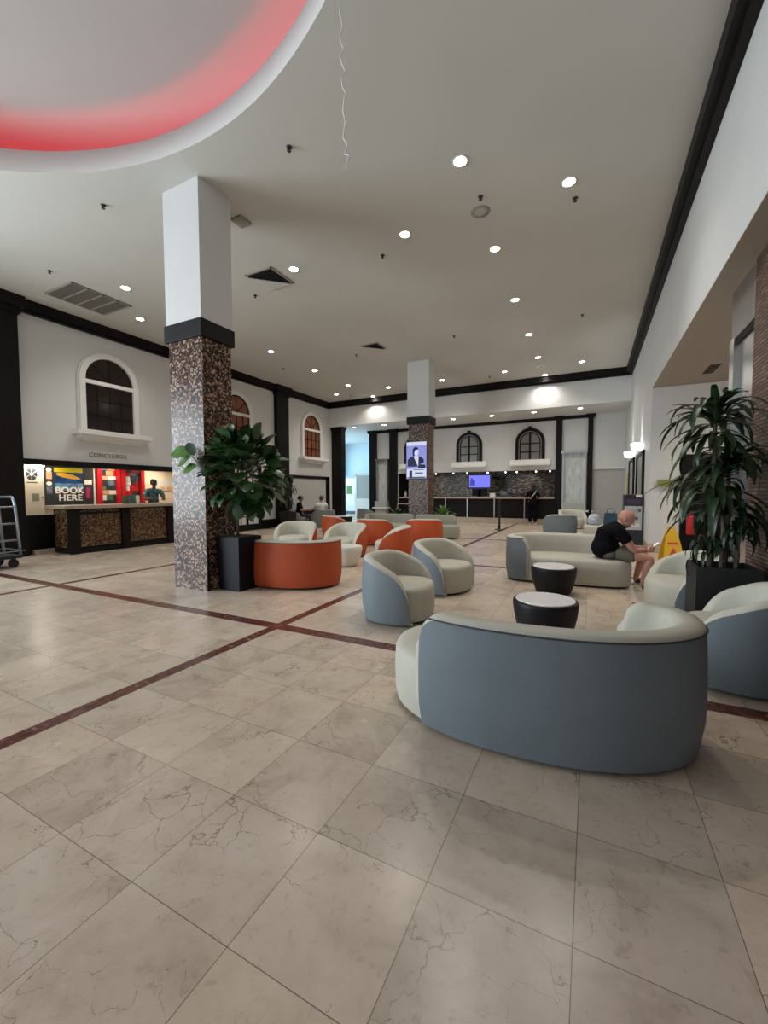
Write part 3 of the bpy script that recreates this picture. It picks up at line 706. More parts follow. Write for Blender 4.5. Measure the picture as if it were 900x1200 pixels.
# ------------------------------------------------------------------ concierge booth
def counter_left():
    X0, X1, y0, y1 = -10.85, -10.15, 4.92, 8.85
    r = empty('concierge_counter', 'concierge counter with mosaic front panels and a stone top', 'counter', (0, 0, 0))
    MB().box(X0, X1 + .13, y0 - .16, y1, 1.00, 1.075, .012).build('counter_top', 'counter_stone', r)
    MB().box(X0 + .05, X1 - .03, y0, y1, .02, 1.00).build('carcass', 'dark_wood', r)
    for a, b in ((y0 + .20, 6.02), (6.22, 7.22), (7.40, 8.4)):
        MB().box(X1 - .03, X1 - .015, a, b, .14, .97).build('front_panel', 'mosaic_counter', r)
    MB().box(X0 + .12, X1 - .10, y0 - .012, y0, .14, .97).build('end_panel', 'mosaic_counter', r)
    for y in (y0 + .09, 6.12, 7.31, 8.5): MB().box(X1 - .04, X1 + .045, y - .095, y + .095, 0, 1.0, .006).build('post', 'dark_wood', r)
    MB().box(X1 - .03, X1 + .02, y0, y1, 0, .12).build('kickboard', 'black_paint', r)
    MB().tube([(X1 + .02, y0 + .1, .90), (X1 + .06, y0 + .1, .90), (X1 + .06, 6.2, .90), (X1 + .02, 6.2, .90)], .018, 8).build('rail', 'dark_wood', r)
counter_left()
# letters CONCIERGE
def text_mesh(txt, size, mats, name, parent, mtx, depth=.006, bold=0.0, spacing=1.0, fat=0.0):
    cu = bpy.data.curves.new(name, 'FONT'); cu.body = txt; cu.size = size; cu.extrude = depth; cu.align_x = 'CENTER'; cu.align_y = 'CENTER'; cu.offset = bold; cu.space_character = spacing
    to = bpy.data.objects.new(name, cu); COL.objects.link(to)
    dg = bpy.context.evaluated_depsgraph_get(); dg.update()
    me = bpy.data.meshes.new_from_object(to.evaluated_get(dg)); bpy.data.objects.remove(to); bpy.data.curves.remove(cu)
    me.name = name
    if fat:
        b2 = bmesh.new()
        for k, (dx, dy) in enumerate(((-fat, -fat * .6), (fat, -fat * .6), (-fat, fat * .6), (fat, fat * .6))):
            m2 = me.copy(); m2.transform(Matrix.Translation((dx, dy, k * .0003))); b2.from_mesh(m2); bpy.data.meshes.remove(m2)
        b2.to_mesh(me); b2.free()
    me.materials.clear(); me.materials.append(M[mats])
    for p in me.polygons: p.material_index = 0
    me.transform(mtx)
    o = bpy.data.objects.new(name, me); COL.objects.link(o); o.parent = parent; return o
# text basis for the left wall: reading direction +y, up +z, normal +x
def LW(x, y, z): return Matrix(((0, 0, 1, x), (1, 0, 0, y), (0, 1, 0, z), (0, 0, 0, 1)))
# for far things facing the camera: reading direction +x, up +z, normal -y
def FW(x, y, z): return Matrix(((1, 0, 0, x), (0, 0, -1, y), (0, 1, 0, z), (0, 0, 0, 1)))
sg = empty('wall_lettering', 'small grey CONCIERGE lettering under the first arched window', 'sign', (LX, 6.24, 2.28))
for i, ch in enumerate('CONCIERGE'):
    text_mesh(ch, .145, 'letter_grey', 'letter', sg, LW(.008, (-.43, -.315, -.195, -.085, .005, .09, .19, .295, .40)[i], 0), .006, .001)
# lit panel with emblem
def emblem_panel():
    r = empty('lit_panel', 'lit white panel with a black round emblem left of the booking poster', 'notice panel', (LX - .10, 0, 0))
    MB().box(-.10, 0, 4.50, 4.86, .87, 2.0).build('panel', 'cream_room', r)
    e = MB()
    for k in range(6):
        a0, a1 = math.radians(60 * k + 34), math.radians(60 * k + 86); c = (4.635, 1.77)
        pts = [(c[0] + q * .11 * math.cos(a), c[1] + q * .14 * math.sin(a)) for q, a in ((.28, a0), (1, a0), (1, (a0 + a1) / 2), (1, a1), (.28, a1))]
        e.prism(pts, 'x', .001, .004)
    e.build('emblem', 'ink_dark', r)
    MB().box(.001, .003, 4.54, 4.74, 1.575, 1.60).build('caption_bar', 'ink_grey', r)
    MB().box(.001, .006, 4.63, 4.76, 1.18, 1.34).build('notice', 'print_olive', r)
    MB().ball((.012, 4.815, 1.25), .016).build('knob', 'ink_grey', r)
    MB().box(.04, .09, 4.52, 4.84, 1.945, 1.965).build('added_glow_strip', 'lamp_glow', r)  # glowing strip, added with the wash light below to brighten the panel
    ld = bpy.data.lights.new('panel_wash', 'AREA'); ld.shape = 'RECTANGLE'; ld.size = .04; ld.size_y = .3; ld.energy = 2.6; ld.color = (1, .92, .78)
    lo = bpy.data.objects.new('panel_wash', ld); COL.objects.link(lo); lo.parent = r; lo.location = (.13, 4.68, 1.93); lo.rotation_euler = (0, math.radians(20), 0)
emblem_panel()
BX = -12.08      # display wall of the booth
def poster():
    r = empty('poster_board', 'black display board with the BOOK HERE boat poster', 'poster board', (BX, 0, 0))
    MB().box(0, .03, 5.30, 6.42, .95, 2.08).build('board', 'ink_dark', r)
    p = empty('boat_poster', '', ''); 
    for k in ('label', 'category'): del p[k]
    p.parent = r
    MB().box(.03, .036, 5.53, 6.18, 1.88, 1.99).build('yellow_header', 'poster_yellow', p)
    MB().box(.03, .036, 5.53, 6.18, 1.60, 1.88).m(0).build('sea_picture', 'poster_blue', p)
    MB().box(.03, .036, 5.53, 6.18, 1.42, 1.60).build('sky_picture', 'poster_sky', p)
    MB().box(.03, .036, 5.53, 6.18, 1.10, 1.42).build('dark_footer', 'print_dark', p)
    MB().prism([(5.58, 1.86), (5.72, 1.87), (5.95, 1.82), (6.10, 1.74), (6.12, 1.70), (5.92, 1.71), (5.70, 1.755), (5.59, 1.80)], 'x', .036, .040).build('boat', 'boat_yellow', p)
    text_mesh('BOOK', .225, 'paper_white', 'title', p, LW(.039, 5.865, 1.415), .002, 0, 1.04, .008)
    text_mesh('HERE', .225, 'paper_white', 'title', p, LW(.039, 5.88, 1.225), .002, 0, 1.06, .008)
    for z, m, hz in ((1.93, 'paper_white', .055), (1.79, 'print_peach', .09), (1.59, 'paper_white', .05), (1.42, 'print_slate', .09)):
        mb = MB()
        if m == 'paper_white': mb.prism([(5.42 + .06 * math.cos(2 * PI * k / 20), z + hz * math.sin(2 * PI * k / 20)) for k in range(20)], 'x', .03, .036)
        else: mb.box(.03, .036, 5.36, 5.48, z - hz, z + hz)
        mb.build('round_notice' if m == 'paper_white' else 'picture_notice', m, r)
    MB().box(.03, .036, 6.22, 6.40, 1.58, 1.70).build('white_notice', 'paper_white', r)
    MB().box(.03, .036, 6.25, 6.35, 1.20, 1.50, .01).build('magenta_notice', 'print_magenta', r)
poster()
def red_cabinet(y0, y1, label, seed):
    random.seed(seed)
    r = empty('brochure_rack', label, 'brochure rack', (BX, 0, 0), group='red brochure racks')
    MB().box(0, .12, y0, y0 + .12, .9, 2.14).box(0, .12, y1 - .10, y1, .9, 2.14).box(0, .02, y0, y1, .9, 2.14).build('frame', 'cabinet_red', r)
    z = 2.08; ms = ['print_dark', 'print_slate', 'paper_white', 'cabinet_red', 'print_green', 'print_slate', 'print_dark', 'print_peach']
    while z > 1.0:
        h = random.uniform(.10, .17); y = y0 + .12
        while y < y1 - .12:
            wdt = min(random.uniform(.13, .22), y1 - .10 - y)
            MB().box(.02, .05, y + .004, y + wdt - .004, z - h + .012, z).build('brochure', random.choice(ms), r); y += wdt
        z -= h
red_cabinet(6.50, 7.12, 'red brochure rack right of the BOOK HERE board', 3)
red_cabinet(7.14, 7.82, 'red brochure rack beside the concierge clerk', 5)
tag(MB().box(BX, BX + .05, 6.44, 6.49, .9, 2.12).build('white_post', 'paper_white'), 'thin white upright between the black board and the red rack', 'post')
nb = empty('notice_board', 'framed notice board on the cream wall behind the clerk', 'notice board', (-12.10, 0, 0))
MB().box(.0, .03, 8.36, 8.86, 1.42, 1.78).build('board', 'alcove_white', nb); MB().box(.03, .034, 8.40, 8.55, 1.44, 1.54).box(.03, .034, 8.62, 8.80, 1.44, 1.54).build('notes', 'print_peach', nb)
tag(MB().box(-10.55, -10.53, 7.66, 7.80, 1.07, 1.20, .004).build('card_stand', 'paper_white'), 'small white card stand on the concierge counter beside the clerk', 'card stand')
ph = empty('desk_phone', 'dark desk telephone at the right end of the concierge counter', 'telephone', (-10.58, 8.0, 1.075))
MB().frustum(0, 0, 0, .06, .18, .22, .12, .20).build('body', 'ink_dark', ph); MB().box(-.03, .03, -.11, -.04, .06, .10, .01).build('handset', 'ink_dark', ph)
lf_ = empty('leaflet_rack', 'low rack of leaflets standing on the concierge counter before the red racks', 'leaflet rack', (-10.55, 6.55, 1.075))
MB().box(-.06, .06, -.22, .22, 0, .02).box(-.06, -.04, -.22, .22, 0, .2).build('rack', 'ink_grey', lf_)
for k, mm in enumerate(('print_green', 'print_slate', 'print_green', 'paper_white')):
    MB().box(-.035 + .012 * (k % 2), -.02 + .012 * (k % 2), -.21 + .105 * k, -.115 + .105 * k, .02, .19 + .02 * (k % 2)).build('leaflet', mm, lf_)

# luggage cart
def cart():
    r = empty('luggage_cart', 'grey tube luggage cart at the left photo edge', 'luggage cart', (-9.55, 3.08, 0), math.radians(3))
    MB().box(-.32, .32, -.55, .62, .17, .225, .02).build('platform', 'carpet_dark', r)
    for y, s in ((-.50, 1), (.55, 1)):
        lean = .05 if y > 0 else -.05
        pts = [(-.28, y + lean, .22), (-.28, y, 1.10), (-.27, y - lean * .3, 1.22), (-.22, y - lean * .4, 1.28), (.22, y - lean * .4, 1.28), (.27, y - lean * .3, 1.22), (.28, y, 1.10), (.28, y + lean, .22)]
        MB().tube(pts, .022, 10).build('end_frame', 'cart_metal', r)
    for x in (-.28, .28):
        for z in (.50, .80, 1.10, 1.275):
            MB().tube([(x * (.78 if z > 1.2 else 1), -.50, z), (x * (.78 if z > 1.2 else 1), .55, z)], .017, 8).build('side_rail', 'cart_metal', r)
    MB().tube([(-.31, -.56, .30), (.31, -.56, .30), (.31, .66, .30), (-.31, .66, .30)], .010, 8, True).build('bumper_rail', 'cart_metal', r)
    for x in (-.25, .25):
        for y in (-.42, .50):
            wb = MB().tube([(x - .02, y, .075), (x + .02, y, .075)], .075, 16); wb.build('wheel', 'rubber', r)
            MB().box(x - .03, x + .03, y - .03, y + .03, .12, .18).build('caster_fork', 'rubber', r)
cart()

# ------------------------------------------------------------------ check-in counter
def counter_far():
    r = empty('reception_counter', 'long dark check-in counter with a pale stone top along the far wall', 'counter', (0, 0, 0))
    x0, x1, y = -8.33, -1.34, 18.20
    MB().box(x0, x1, y, y + .75, 0, .22).build('plinth', 'stone_beige', r)
    MB().box(x0, x1, y + .05, y + .72, .22, 1.06).build('body', 'counter_dark', r)
    MB().box(x0, x1, y - .08, y + .78, 1.06, 1.125, .01).build('counter_top', 'counter_stone', r)
    for x in (-6.0, -4.98, -3.78, -2.52):
        MB().box(x - .02, x + .02, y + .03, y + .05, .22, 1.06).build('panel_strip', 'steel_brushed', r)
    for a, b in ((x0, -6.02), (-5.98, -5.0), (-4.96, -3.8), (-3.76, -2.54), (-2.50, x1)):
        MB().box(a + .03, b - .03, y + .035, y + .05, .25, 1.03).build('front_panel', 'counter_dark', r)
counter_far()
mo = empty('monitor', 'blue lit monitor on the check-in counter', 'monitor', (-4.55, 18.75, 1.125))
MB().box(-.10, .10, -.06, .10, 0, .03).box(-.05, .05, 0, .04, 0, .5).box(-.35, .35, .0, .03, .05, .40).build('stand', 'black_paint', mo)
MB().box(-.56, .56, -.03, .03, .36, 1.05, .01).build('casing', 'ink_dark', mo)
MB().box(-.47, .47, -.036, -.031, .44, .98).build('display', 'monitor_blue', mo)
MB().box(-.43, -.20, -.040, -.036, .52, .76).box(-.40, -.30, -.040, -.036, .76, .86).build('picture', 'monitor_blue_dark', mo)
tag(MB().box(-4.02, -3.78, 18.4, 18.6, 1.125, 1.30, .012).build('tissue_box', 'paper_white'), 'small white box on the check-in counter right of the monitor', 'box')
tag(MB().lathe([(.10, 0), (.16, .02), (.18, .12), (.16, .22), (.12, .26)], (-3.40, 18.5, 1.125), 20).build('glass_jar', 'print_slate'), 'round bluish jar on the check-in counter', 'jar')
for i, (x, z, m, h) in enumerate(((-8.12, 0, 'bottle_white', .30), (-7.92, 0, 'bottle_red', .42), (-7.74, 0, 'bottle_white', .24))):
    o = MB().lathe([(.055, 0), (.06, .02), (.06, h * .6), (.022, h * .78), (.022, h)], (x, 18.5, 1.125), 14).build('bottle', m)
    tag(o, ('white bottle nearest the dark post on the counter end', 'tall dark red bottle on the counter end left of the screen column', 'short white bottle beside the tall red one on the counter end')[i], 'bottle', 'bottles at the counter end')
tag(MB().box(-8.33, -7.3, 17.95, 18.1, .78, .82).box(-8.33, -8.30, 17.95, 18.1, 0, .78).box(-7.33, -7.30, 17.95, 18.1, 0, .78).box(-8.33, -7.30, 18.06, 18.1, .3, .34).build('shelf_unit', 'stone_beige'), 'low pale shelf in front of the counter end left of the screen column', 'shelf')
for i, x in enumerate((-6.55, -5.7, -5.05, -4.12, -3.35, -2.88, -2.10, -1.55)):
    s = empty('counter_spotlight', f'small spotlight over the check-in counter, {ORD(i)} from the left', 'spotlight', (x, FY + .35, 2.36), group='spotlights over the check-in counter')
    MB().tube([(0, 0, 0), (0, 0, -.06)], .012, 8).build('stem', 'ink_dark', s)
    MB().lathe([(.035, -.05), (.05, -.07), (.05, -.15)], n=12).build('can', 'ink_dark', s)
    MB().ball((0, -.02, -.145), .034, seg=10).build('bulb', 'bulb_glow', s)
def water_wall(x0, x1, label, gz0=.92, gz1=2.86, y=18.02):
    r = empty('water_wall', label, 'water feature', (0, 0, 0), group='tall glass water walls')
    MB().box(x0, x0 + .07, y - .10, y + .05, .9, gz1 + .02).box(x1 - .07, x1, y - .10, y + .05, .9, gz1 + .02).build('side_frame', 'steel_brushed', r)
    MB().box(x0 - .03, x1 + .03, y - .16, y + .06, gz1, gz1 + .11, .01).build('header', 'steel', r)
    MB().box(x0 + .07, x1 - .07, y, y + .03, .9, gz1).build('glass_sheet', 'water_glass', r)
    MB().box(x0, x1, y - .28, y + .08, .62, .92, .02).build('basin', 'panel_grey', r)
    MB().box(x0 - .10, x1 + .10, y - .34, y + .08, .56, .63, .01).build('ledge', 'window_trim', r)
    MB().box(x0 + .02, x1 - .02, y - .24, y + .08, 0, .57).build('base', 'panel_grey', r)
water_wall(-1.05, -.18, 'tall glass water wall between two dark posts at the far right')
water_wall(-9.44, -8.82, 'tall grey glass water wall between two dark posts at the far left')
st = empty('stanchion', 'black stanchion post standing in front of the check-in counter', 'stanchion', (-2.89, 14.85, 0))
MB().lathe([(.18, 0), (.18, .02), (.05, .05)], n=24).build('base', 'plinth_black', st); MB().lathe([(.035, .04), (.035, 1.02), (.045, 1.03), (.045, 1.12)], n=16).build('post', 'plinth_black', st)

# ------------------------------------------------------------------ screen on the column
def screen():
    y = 12.19
    r = empty('display_screen', 'upright lit advertising screen on the far column', 'screen', (-4.945, y, 2.355))
    MB().box(-.36, .36, -.075, 0, -.60, .60, .008).build('casing', 'ink_dark', r)
    MB().box(-.335, .335, -.080, -.075, -.575, .575).build('display', 'screen_violet', r)
    mb = MB(); mb.box(-.335, .335, -.083, -.080, .46, .575).build('top_band', 'screen_light', r)
    p = MB()
    p.prism([(-.30, -.20), (-.30, .02), (-.20, .10), (-.10, .13), (.06, -.20)], 'y', -.084, -.080)
    p.prism([(.06, -.25), (.08, .12), (.16, .11), (.25, .02), (.25, -.08), (.10, -.13), (.30, -.15), (.30, -.25)], 'y', -.084, -.080)
    p.prism([(-.13, .26), (-.12, .36), (-.05, .42), (.04, .40), (.07, .34), (-.04, .32), (-.07, .22), (-.06, .14), (-.12, .13)], 'y', -.085, -.080)
    p.build('suit_picture', 'screen_dark', r)
    f = MB(); f.prism([(.0 + .075 * math.cos(2 * PI * k / 20), .25 + .11 * math.sin(2 * PI * k / 20)) for k in range(20)], 'y', -.0845, -.080); f.build('face_picture', 'screen_face', r)
    MB().prism([(-.09, .13), (.07, .13), (.06, -.20), (-.02, -.14)], 'y', -.0835, -.080).build('shirt_picture', 'screen_light', r)
    MB().box(-.33, .33, -.0835, -.080, -.52, -.27).build('lower_band', 'screen_light', r)
    MB().box(-.24, -.14, -.086, -.083, -.52, -.32).box(-.10, .26, -.086, -.083, -.31, -.29).box(-.05, .22, -.086, -.083, -.42, -.385).build('caption_bars', 'screen_dark', r)
    MB().box(-.26, .28, -.086, -.080, -.565, -.52).build('footer_bar', 'print_green', r)
screen()
# ------------------------------------------------------------------ right wall: frames, sconces, kiosk
for i, (y0, y1) in enumerate(((11.75, 13.45), (14.25, 15.95))):
    r = empty('wall_frame', ('tall dark-framed wall panel on the right wall, nearer of two', 'tall dark-framed wall panel on the right wall, farther of two')[i], 'framed panel', (RX, 0, 0), group='dark-framed panels on the right wall')
    f = .14
    MB().box(-.05, 0, y0, y0 + f, .95, 2.36).box(-.05, 0, y1 - f, y1, .95, 2.36).box(-.05, 0, y0, y1, 2.27, 2.36).box(-.05, 0, y0, y1, .95, 1.05).build('frame', 'black_paint', r)
    MB().box(-.02, 0, y0 + f, y1 - f, 1.05, 2.27).build('panel', 'glass_frame_pane', r)
    yc = (y0 + y1) / 2
    s = empty('wall_sconce', ('white up-lighting wall sconce above the nearer framed panel', 'white up-lighting wall sconce above the farther framed panel')[i], 'wall lamp', (RX, yc, 2.50), group='sconces on the right wall')
    MB().box(-.03, 0, -.10, .10, -.06, .08, .01).build('back_plate', 'window_trim', s)
    MB().lathe([(.06, -.08), (.13, -.05), (.16, .08), (.15, .10)], (-.13, 0, 0), 20, sx=.7, sy=1.25).build('shade', 'sconce_glow', s)
    ld = bpy.data.lights.new('sconce_light', 'SPOT'); ld.energy = 22; ld.spot_size = math.radians(70); ld.spot_blend = .8; ld.shadow_soft_size = .05; ld.color = (.93, 1, .98)
    lo = bpy.data.objects.new('sconce_light', ld); COL.objects.link(lo); lo.parent = s; lo.location = (-.13, 0, .14); lo.rotation_euler = (PI, 0, 0)
def kiosk():
    r = empty('cash_machine', 'silver and black cash machine against the right wall behind the seated man', 'cash machine', (.935, 11.62, 0))
    MB().box(-.215, .205, 0, .5, 0, 1.28, .01).build('cabinet', 'kiosk_dark', r)
    MB().prism([(.0, .42), (-.03, .42), (-.03, .95), (.0, 1.0), (.0, 1.0)], 'x', -.20, .165).build('fascia', 'kiosk_silver', r)
    MB().box(-.19, .155, -.02, 0, 1.02, 1.20, .005).build('screen_bezel', 'ink_dark', r)
    MB().box(-.15, .11, -.024, -.02, 1.05, 1.165).build('screen', 'kiosk_screen', r)
    MB().box(-.19, .03, -.03, 0, 1.21, 1.275).build('header_sign', 'ink_dark', r); MB().box(.03, .155, -.03, 0, 1.21, 1.275).build('header_light', 'paper_white', r)
    MB().box(-.08, .05, -.05, -.02, .84, .92).build('keypad', 'panel_grey', r)
    MB().box(.08, .14, -.045, -.02, .86, .93).build('card_slot', 'ink_grey', r)
    MB().box(-.02, .08, -.05, -.03, .68, .73).build('receipt_slot', 'ink_dark', r)
    MB().box(-.12, .12, -.04, -.028, .50, .58).build('tray', 'window_trim', r)
kiosk()
tag(MB().box(RX - .03, RX, 16.6, 16.75, .3, 2.0).build('brass_strip', 'brass'), 'yellow brass strip on the right wall beyond the framed panels', 'strip')
# wet floor sign, extinguisher, exit sign
def wet_sign():
    r = empty('wet_floor_sign', 'yellow folding floor warning sign beside the tall dracaena', 'floor sign', (1.42, 9.7, 0), math.radians(10))
    for s, nm in ((-1, 'front_panel'), (1, 'back_panel')):
        mb = MB(); o = s * .17
        prof = [(-.17, 0), (.17, 0), (.14, .30), (.09, .54), (.065, .55), (.065, .66), (-.065, .66), (-.065, .55), (-.09, .54), (-.14, .30)]
        A = [mb.bm.verts.new((x, o * (1 - z / .66), z)) for x, z in prof]; B = [mb.bm.verts.new((x, o * (1 - z / .66) + .015, z)) for x, z in prof]
        n = len(prof)
        for k in range(n): mb.quad([A[k], A[(k + 1) % n], B[(k + 1) % n], B[k]])
        mb.quad(A); mb.quad(B[::-1]); mb.build(nm, 'yellow_plastic', r)
    mb = MB()
    for pts in ([(-.07, .12), (.07, .12), (0, .26)], [(-.09, .32), (.09, .32), (.085, .36), (-.085, .36)]):
        A = [mb.bm.verts.new((x, -.17 * (1 - z / .66) - .004, z)) for x, z in pts]; mb.quad(A)
        B = [mb.bm.verts.new((x, -.17 * (1 - z / .66) - .001, z)) for x, z in pts]; mb.quad(B[::-1])
        for k in range(len(A)): mb.quad([A[k], A[(k + 1) % len(A)], B[(k + 1) % len(A)], B[k]])
    mb.build('warning_print', 'red_print', r)
wet_sign()
ex = empty('fire_extinguisher', 'red fire extinguisher at the alcove wall, glimpsed through the dracaena leaves', 'fire extinguisher', (1.86, 10.50, .45))
MB().lathe([(.06, 0), (.075, .02), (.075, .34), (.05, .40), (.025, .42), (.025, .46)], n=20).build('cylinder', 'red_paint', ex)
MB().box(-.02, .09, -.02, .02, .44, .49).build('valve', 'ink_dark', ex); MB().tube([(.06, 0, .46), (.12, 0, .40), (.13, 0, .22)], .012, 8).build('hose', 'rubber', ex); MB().box(-.05, .05, .08, .16, .1, .4).build('bracket', 'steel_brushed', ex)
tag(MB().box(1.28, 1.55, 10.60, 10.68, 1.46, 1.60, .004).box(1.40, 1.43, 10.66, 10.71, 1.50, 1.56).build('wall_plaque', 'sign_green'), 'small yellow-green plaque on the alcove wall behind the dracaena', 'sign')
sc_ = empty('security_camera', 'small dark camera high on the alcove end wall beside the lift front', 'camera', (2.40, 10.62, 3.40))
MB().box(-.02, .02, 0, .08, .0, .05).build('bracket', 'ink_dark', sc_); MB().ball((0, -.02, -.02), .07, 1, 1, .9, 12).build('dome', 'ink_dark', sc_)
# bags on the ottoman
bg = empty('tote_bag', 'dark blue bag standing on the cream ottoman behind the man', 'bag', (.50, 13.15, .412))
MB().frustum(0, 0, 0, .34, .36, .22, .30, .10).build('body', 'bag_blue', bg)
MB().tube([(-.10, 0, .32), (-.07, 0, .46), (.07, 0, .46), (.10, 0, .32)], .012, 8).build('handle', 'bag_blue', bg)
bc = empty('plastic_bag', 'pale plastic shopping bag on the cream ottoman', 'bag', (.10, 13.08, .415))
m2 = MB().lathe([(.10, 0), (.17, .03), (.18, .16), (.13, .27), (.05, .31)], n=14, sx=1, sy=.6)
for v in m2.bm.verts: v.co += Vector((random.uniform(-.014, .014), random.uniform(-.014, .014), 0))
m2.build('body', 'bag_clear', bc)
MB().tube([(-.05, 0, .29), (-.08, 0, .40), (-.02, 0, .38)], .014, 6).build('handle', 'bag_clear', bc); MB().tube([(.05, 0, .29), (.09, 0, .38), (.03, 0, .37)], .014, 6).build('handle', 'bag_clear', bc)
# vestibule door
vd = empty('glass_door', 'white vestibule door with a notice and dark handle, lit by daylight', 'door', (-13.0, 21.4, 0), kind='structure')
MB().box(-.75, .55, 0, .06, 0, 2.2).build('leaf', 'paper_white', vd)
MB().box(-.85, -.75, -.03, .09, 0, 2.3).box(.55, .65, -.03, .09, 0, 2.3).box(-.85, .65, -.03, .09, 2.2, 2.3).build('frame', 'panel_grey', vd)
MB().box(-.30, .05, -.02, 0, 1.25, 1.75).build('notice', 'print_green', vd); MB().box(.30, .40, -.05, 0, .75, 1.25).build('handle', 'ink_dark', vd); MB().box(-.75, .55, -.02, 0, .05, .22).build('kick_plate', 'print_slate', vd)
gp = empty('glass_screen', 'grey glass screen in a white frame right of the vestibule door', 'glass screen', (-11.15, 20.2, 0), kind='structure')
MB().box(-.85, -.75, 0, .08, 0, 2.35).box(.55, .65, 0, .08, 0, 2.35).box(-.85, .65, 0, .08, 2.3, 2.42).box(-.75, .55, 0, .08, 0, 1.0).build('frame', 'paper_white', gp)
MB().box(-.75, .55, .02, .05, 1.0, 2.3).build('pane', 'panel_grey', gp)
# ------------------------------------------------------------------ ceiling fittings
def downlight(x, y, z, label, watts, group, size=145):
    r = empty('downlight', label, 'ceiling light', (x, y, z), group=group)
    MB().lathe([(.077, -.002), (.098, -.010), (.098, 0)], n=24, caps=False).build('trim_ring', 'window_trim', r)
    MB().lathe([(.0755, -.004), (.001, -.006)], n=20, caps=False).build('lens', 'lamp_glow', r)
    ld = bpy.data.lights.new('downlight_beam', 'SPOT'); ld.energy = watts; ld.spot_size = math.radians(size); ld.spot_blend = .9; ld.shadow_soft_size = .06; ld.color = (1, .93, .84)
    lo = bpy.data.objects.new('downlight_beam', ld); COL.objects.link(lo); lo.parent = r; lo.location = (0, 0, -.03)
    return r
rows = [('nearest the right wall', -.34, [6.17, 14.62]), ('second from the right wall', -1.532, [5.18, 7.25, 9.32, 11.49, 13.56, 15.67]), ('third from the right wall', -2.73, [6.2, 14.61]),
        ('in line with the screen column', -4.97, [6.21, 14.67]), ('third from the left wall', -7.18, [14.68]), ('second from the left wall', -8.42, [5.23, 9.43, 11.56, 13.68, 15.72]), ('nearest the left wall', -9.61, [6.29, 14.69])]
for nm, x, ys in rows:
    for i, y in enumerate(ys):
        lab = f'recessed downlight in the ceiling row {nm}, {ORD(i)} from the camera' if len(ys) > 1 else 'lone recessed downlight in the ceiling row third from the left wall'
        downlight(x, y, ZC, lab, SPOT_W, 'recessed ceiling downlights', 128)
for i, x in enumerate((-9.93, -8.36, -5.16, -3.57, -2.0, -.41)):
    downlight(x, 16.64, SOF, f'recessed downlight in the soffit behind the beam, {ORD(i)} from the left', 34, 'soffit downlights behind the beam')
SP = [(-6.30, 3.63, 'before the tall column at the left'), (-3.29, 4.05, 'nearest the hanging string'), (-3.31, 6.55, 'in the middle of the ceiling'), (-.278, 6.53, 'beside the nearest right-hand downlight'),
      (-.263, 10.79, 'farther along beside the right crown trim'), (-3.30, 10.69, 'above the blue chairs in the farther ceiling'), (-1.453, 5.90, 'tiny one beside the round ceiling speaker'), (-6.34, 10.79, 'left of the square tilted vent at the far ceiling'),
      (-9.18, 10.86, 'far left beside the column edge'), (-9.185, 15.08, 'in the far left ceiling corner'), (-3.30, 14.94, 'near the back crown trim right of the far column'), (-6.33, 6.64, 'just right of the tall column'), (-9.015, 4.20, 'above the long grille at the left')]
sp0 = None
for x, y, t in SP:
    lab = f'dark ceiling sprinkler head {t}'
    if sp0 is None:
        sp0 = empty('sprinkler_head', lab, 'sprinkler', (x, y, ZC), group='ceiling sprinkler heads')
        MB().lathe([(.034, 0), (.034, -.010), (.014, -.014)], n=16).build('escutcheon', 'sprinkler', sp0)
        MB().lathe([(.011, -.012), (.011, -.04), (.026, -.044), (.026, -.05)], n=14).build('deflector', 'sprinkler', sp0)
    else: dup(sp0, (x, y, ZC), 0, lab)
for i, (x, y, t) in enumerate(((-1.53, 6.21, 'round perforated ceiling speaker between the nearer downlights'), (-1.55, 14.58, 'round white ceiling speaker near the back crown trim'))):
    r = empty('ceiling_speaker', t, 'speaker', (x, y, ZC), group='round ceiling speakers')
    MB().lathe([(.085, -.006), (.135, -.012), (.14, 0)], n=28, caps=False).build('rim', ('vent_frame', 'window_trim')[i], r)
    MB().lathe([(.09, -.004), (.001, -.01)], n=28, caps=False).build('grille', 'panel_grey', r)
def grille():
    r = empty('ceiling_grille', 'long dark four-bay air grille in the left ceiling', 'air vent', (-9.58, 5.17, ZC), group='ceiling air vents')
    MB().box(-.49, .49, -.58, .58, -.004, 0).build('duct_back', 'vent_dark', r)
    mb = MB()
    for k in range(5): y = -.57 + k * 1.14 / 4; mb.box(-.49, .49, y - .015, y + .015, -.03, 0)
    mb.box(-.49, -.47, -.58, .58, -.03, 0).box(.47, .49, -.58, .58, -.03, 0); mb.build('frame', 'vent_frame', r)
    mb = MB()
    for k in range(26): x = -.46 + k * .92 / 25; mb.box(x - .008, x + .002, -.56, .56, -.022, -.004)
    mb.build('slats', 'vent_frame', r)
grille()
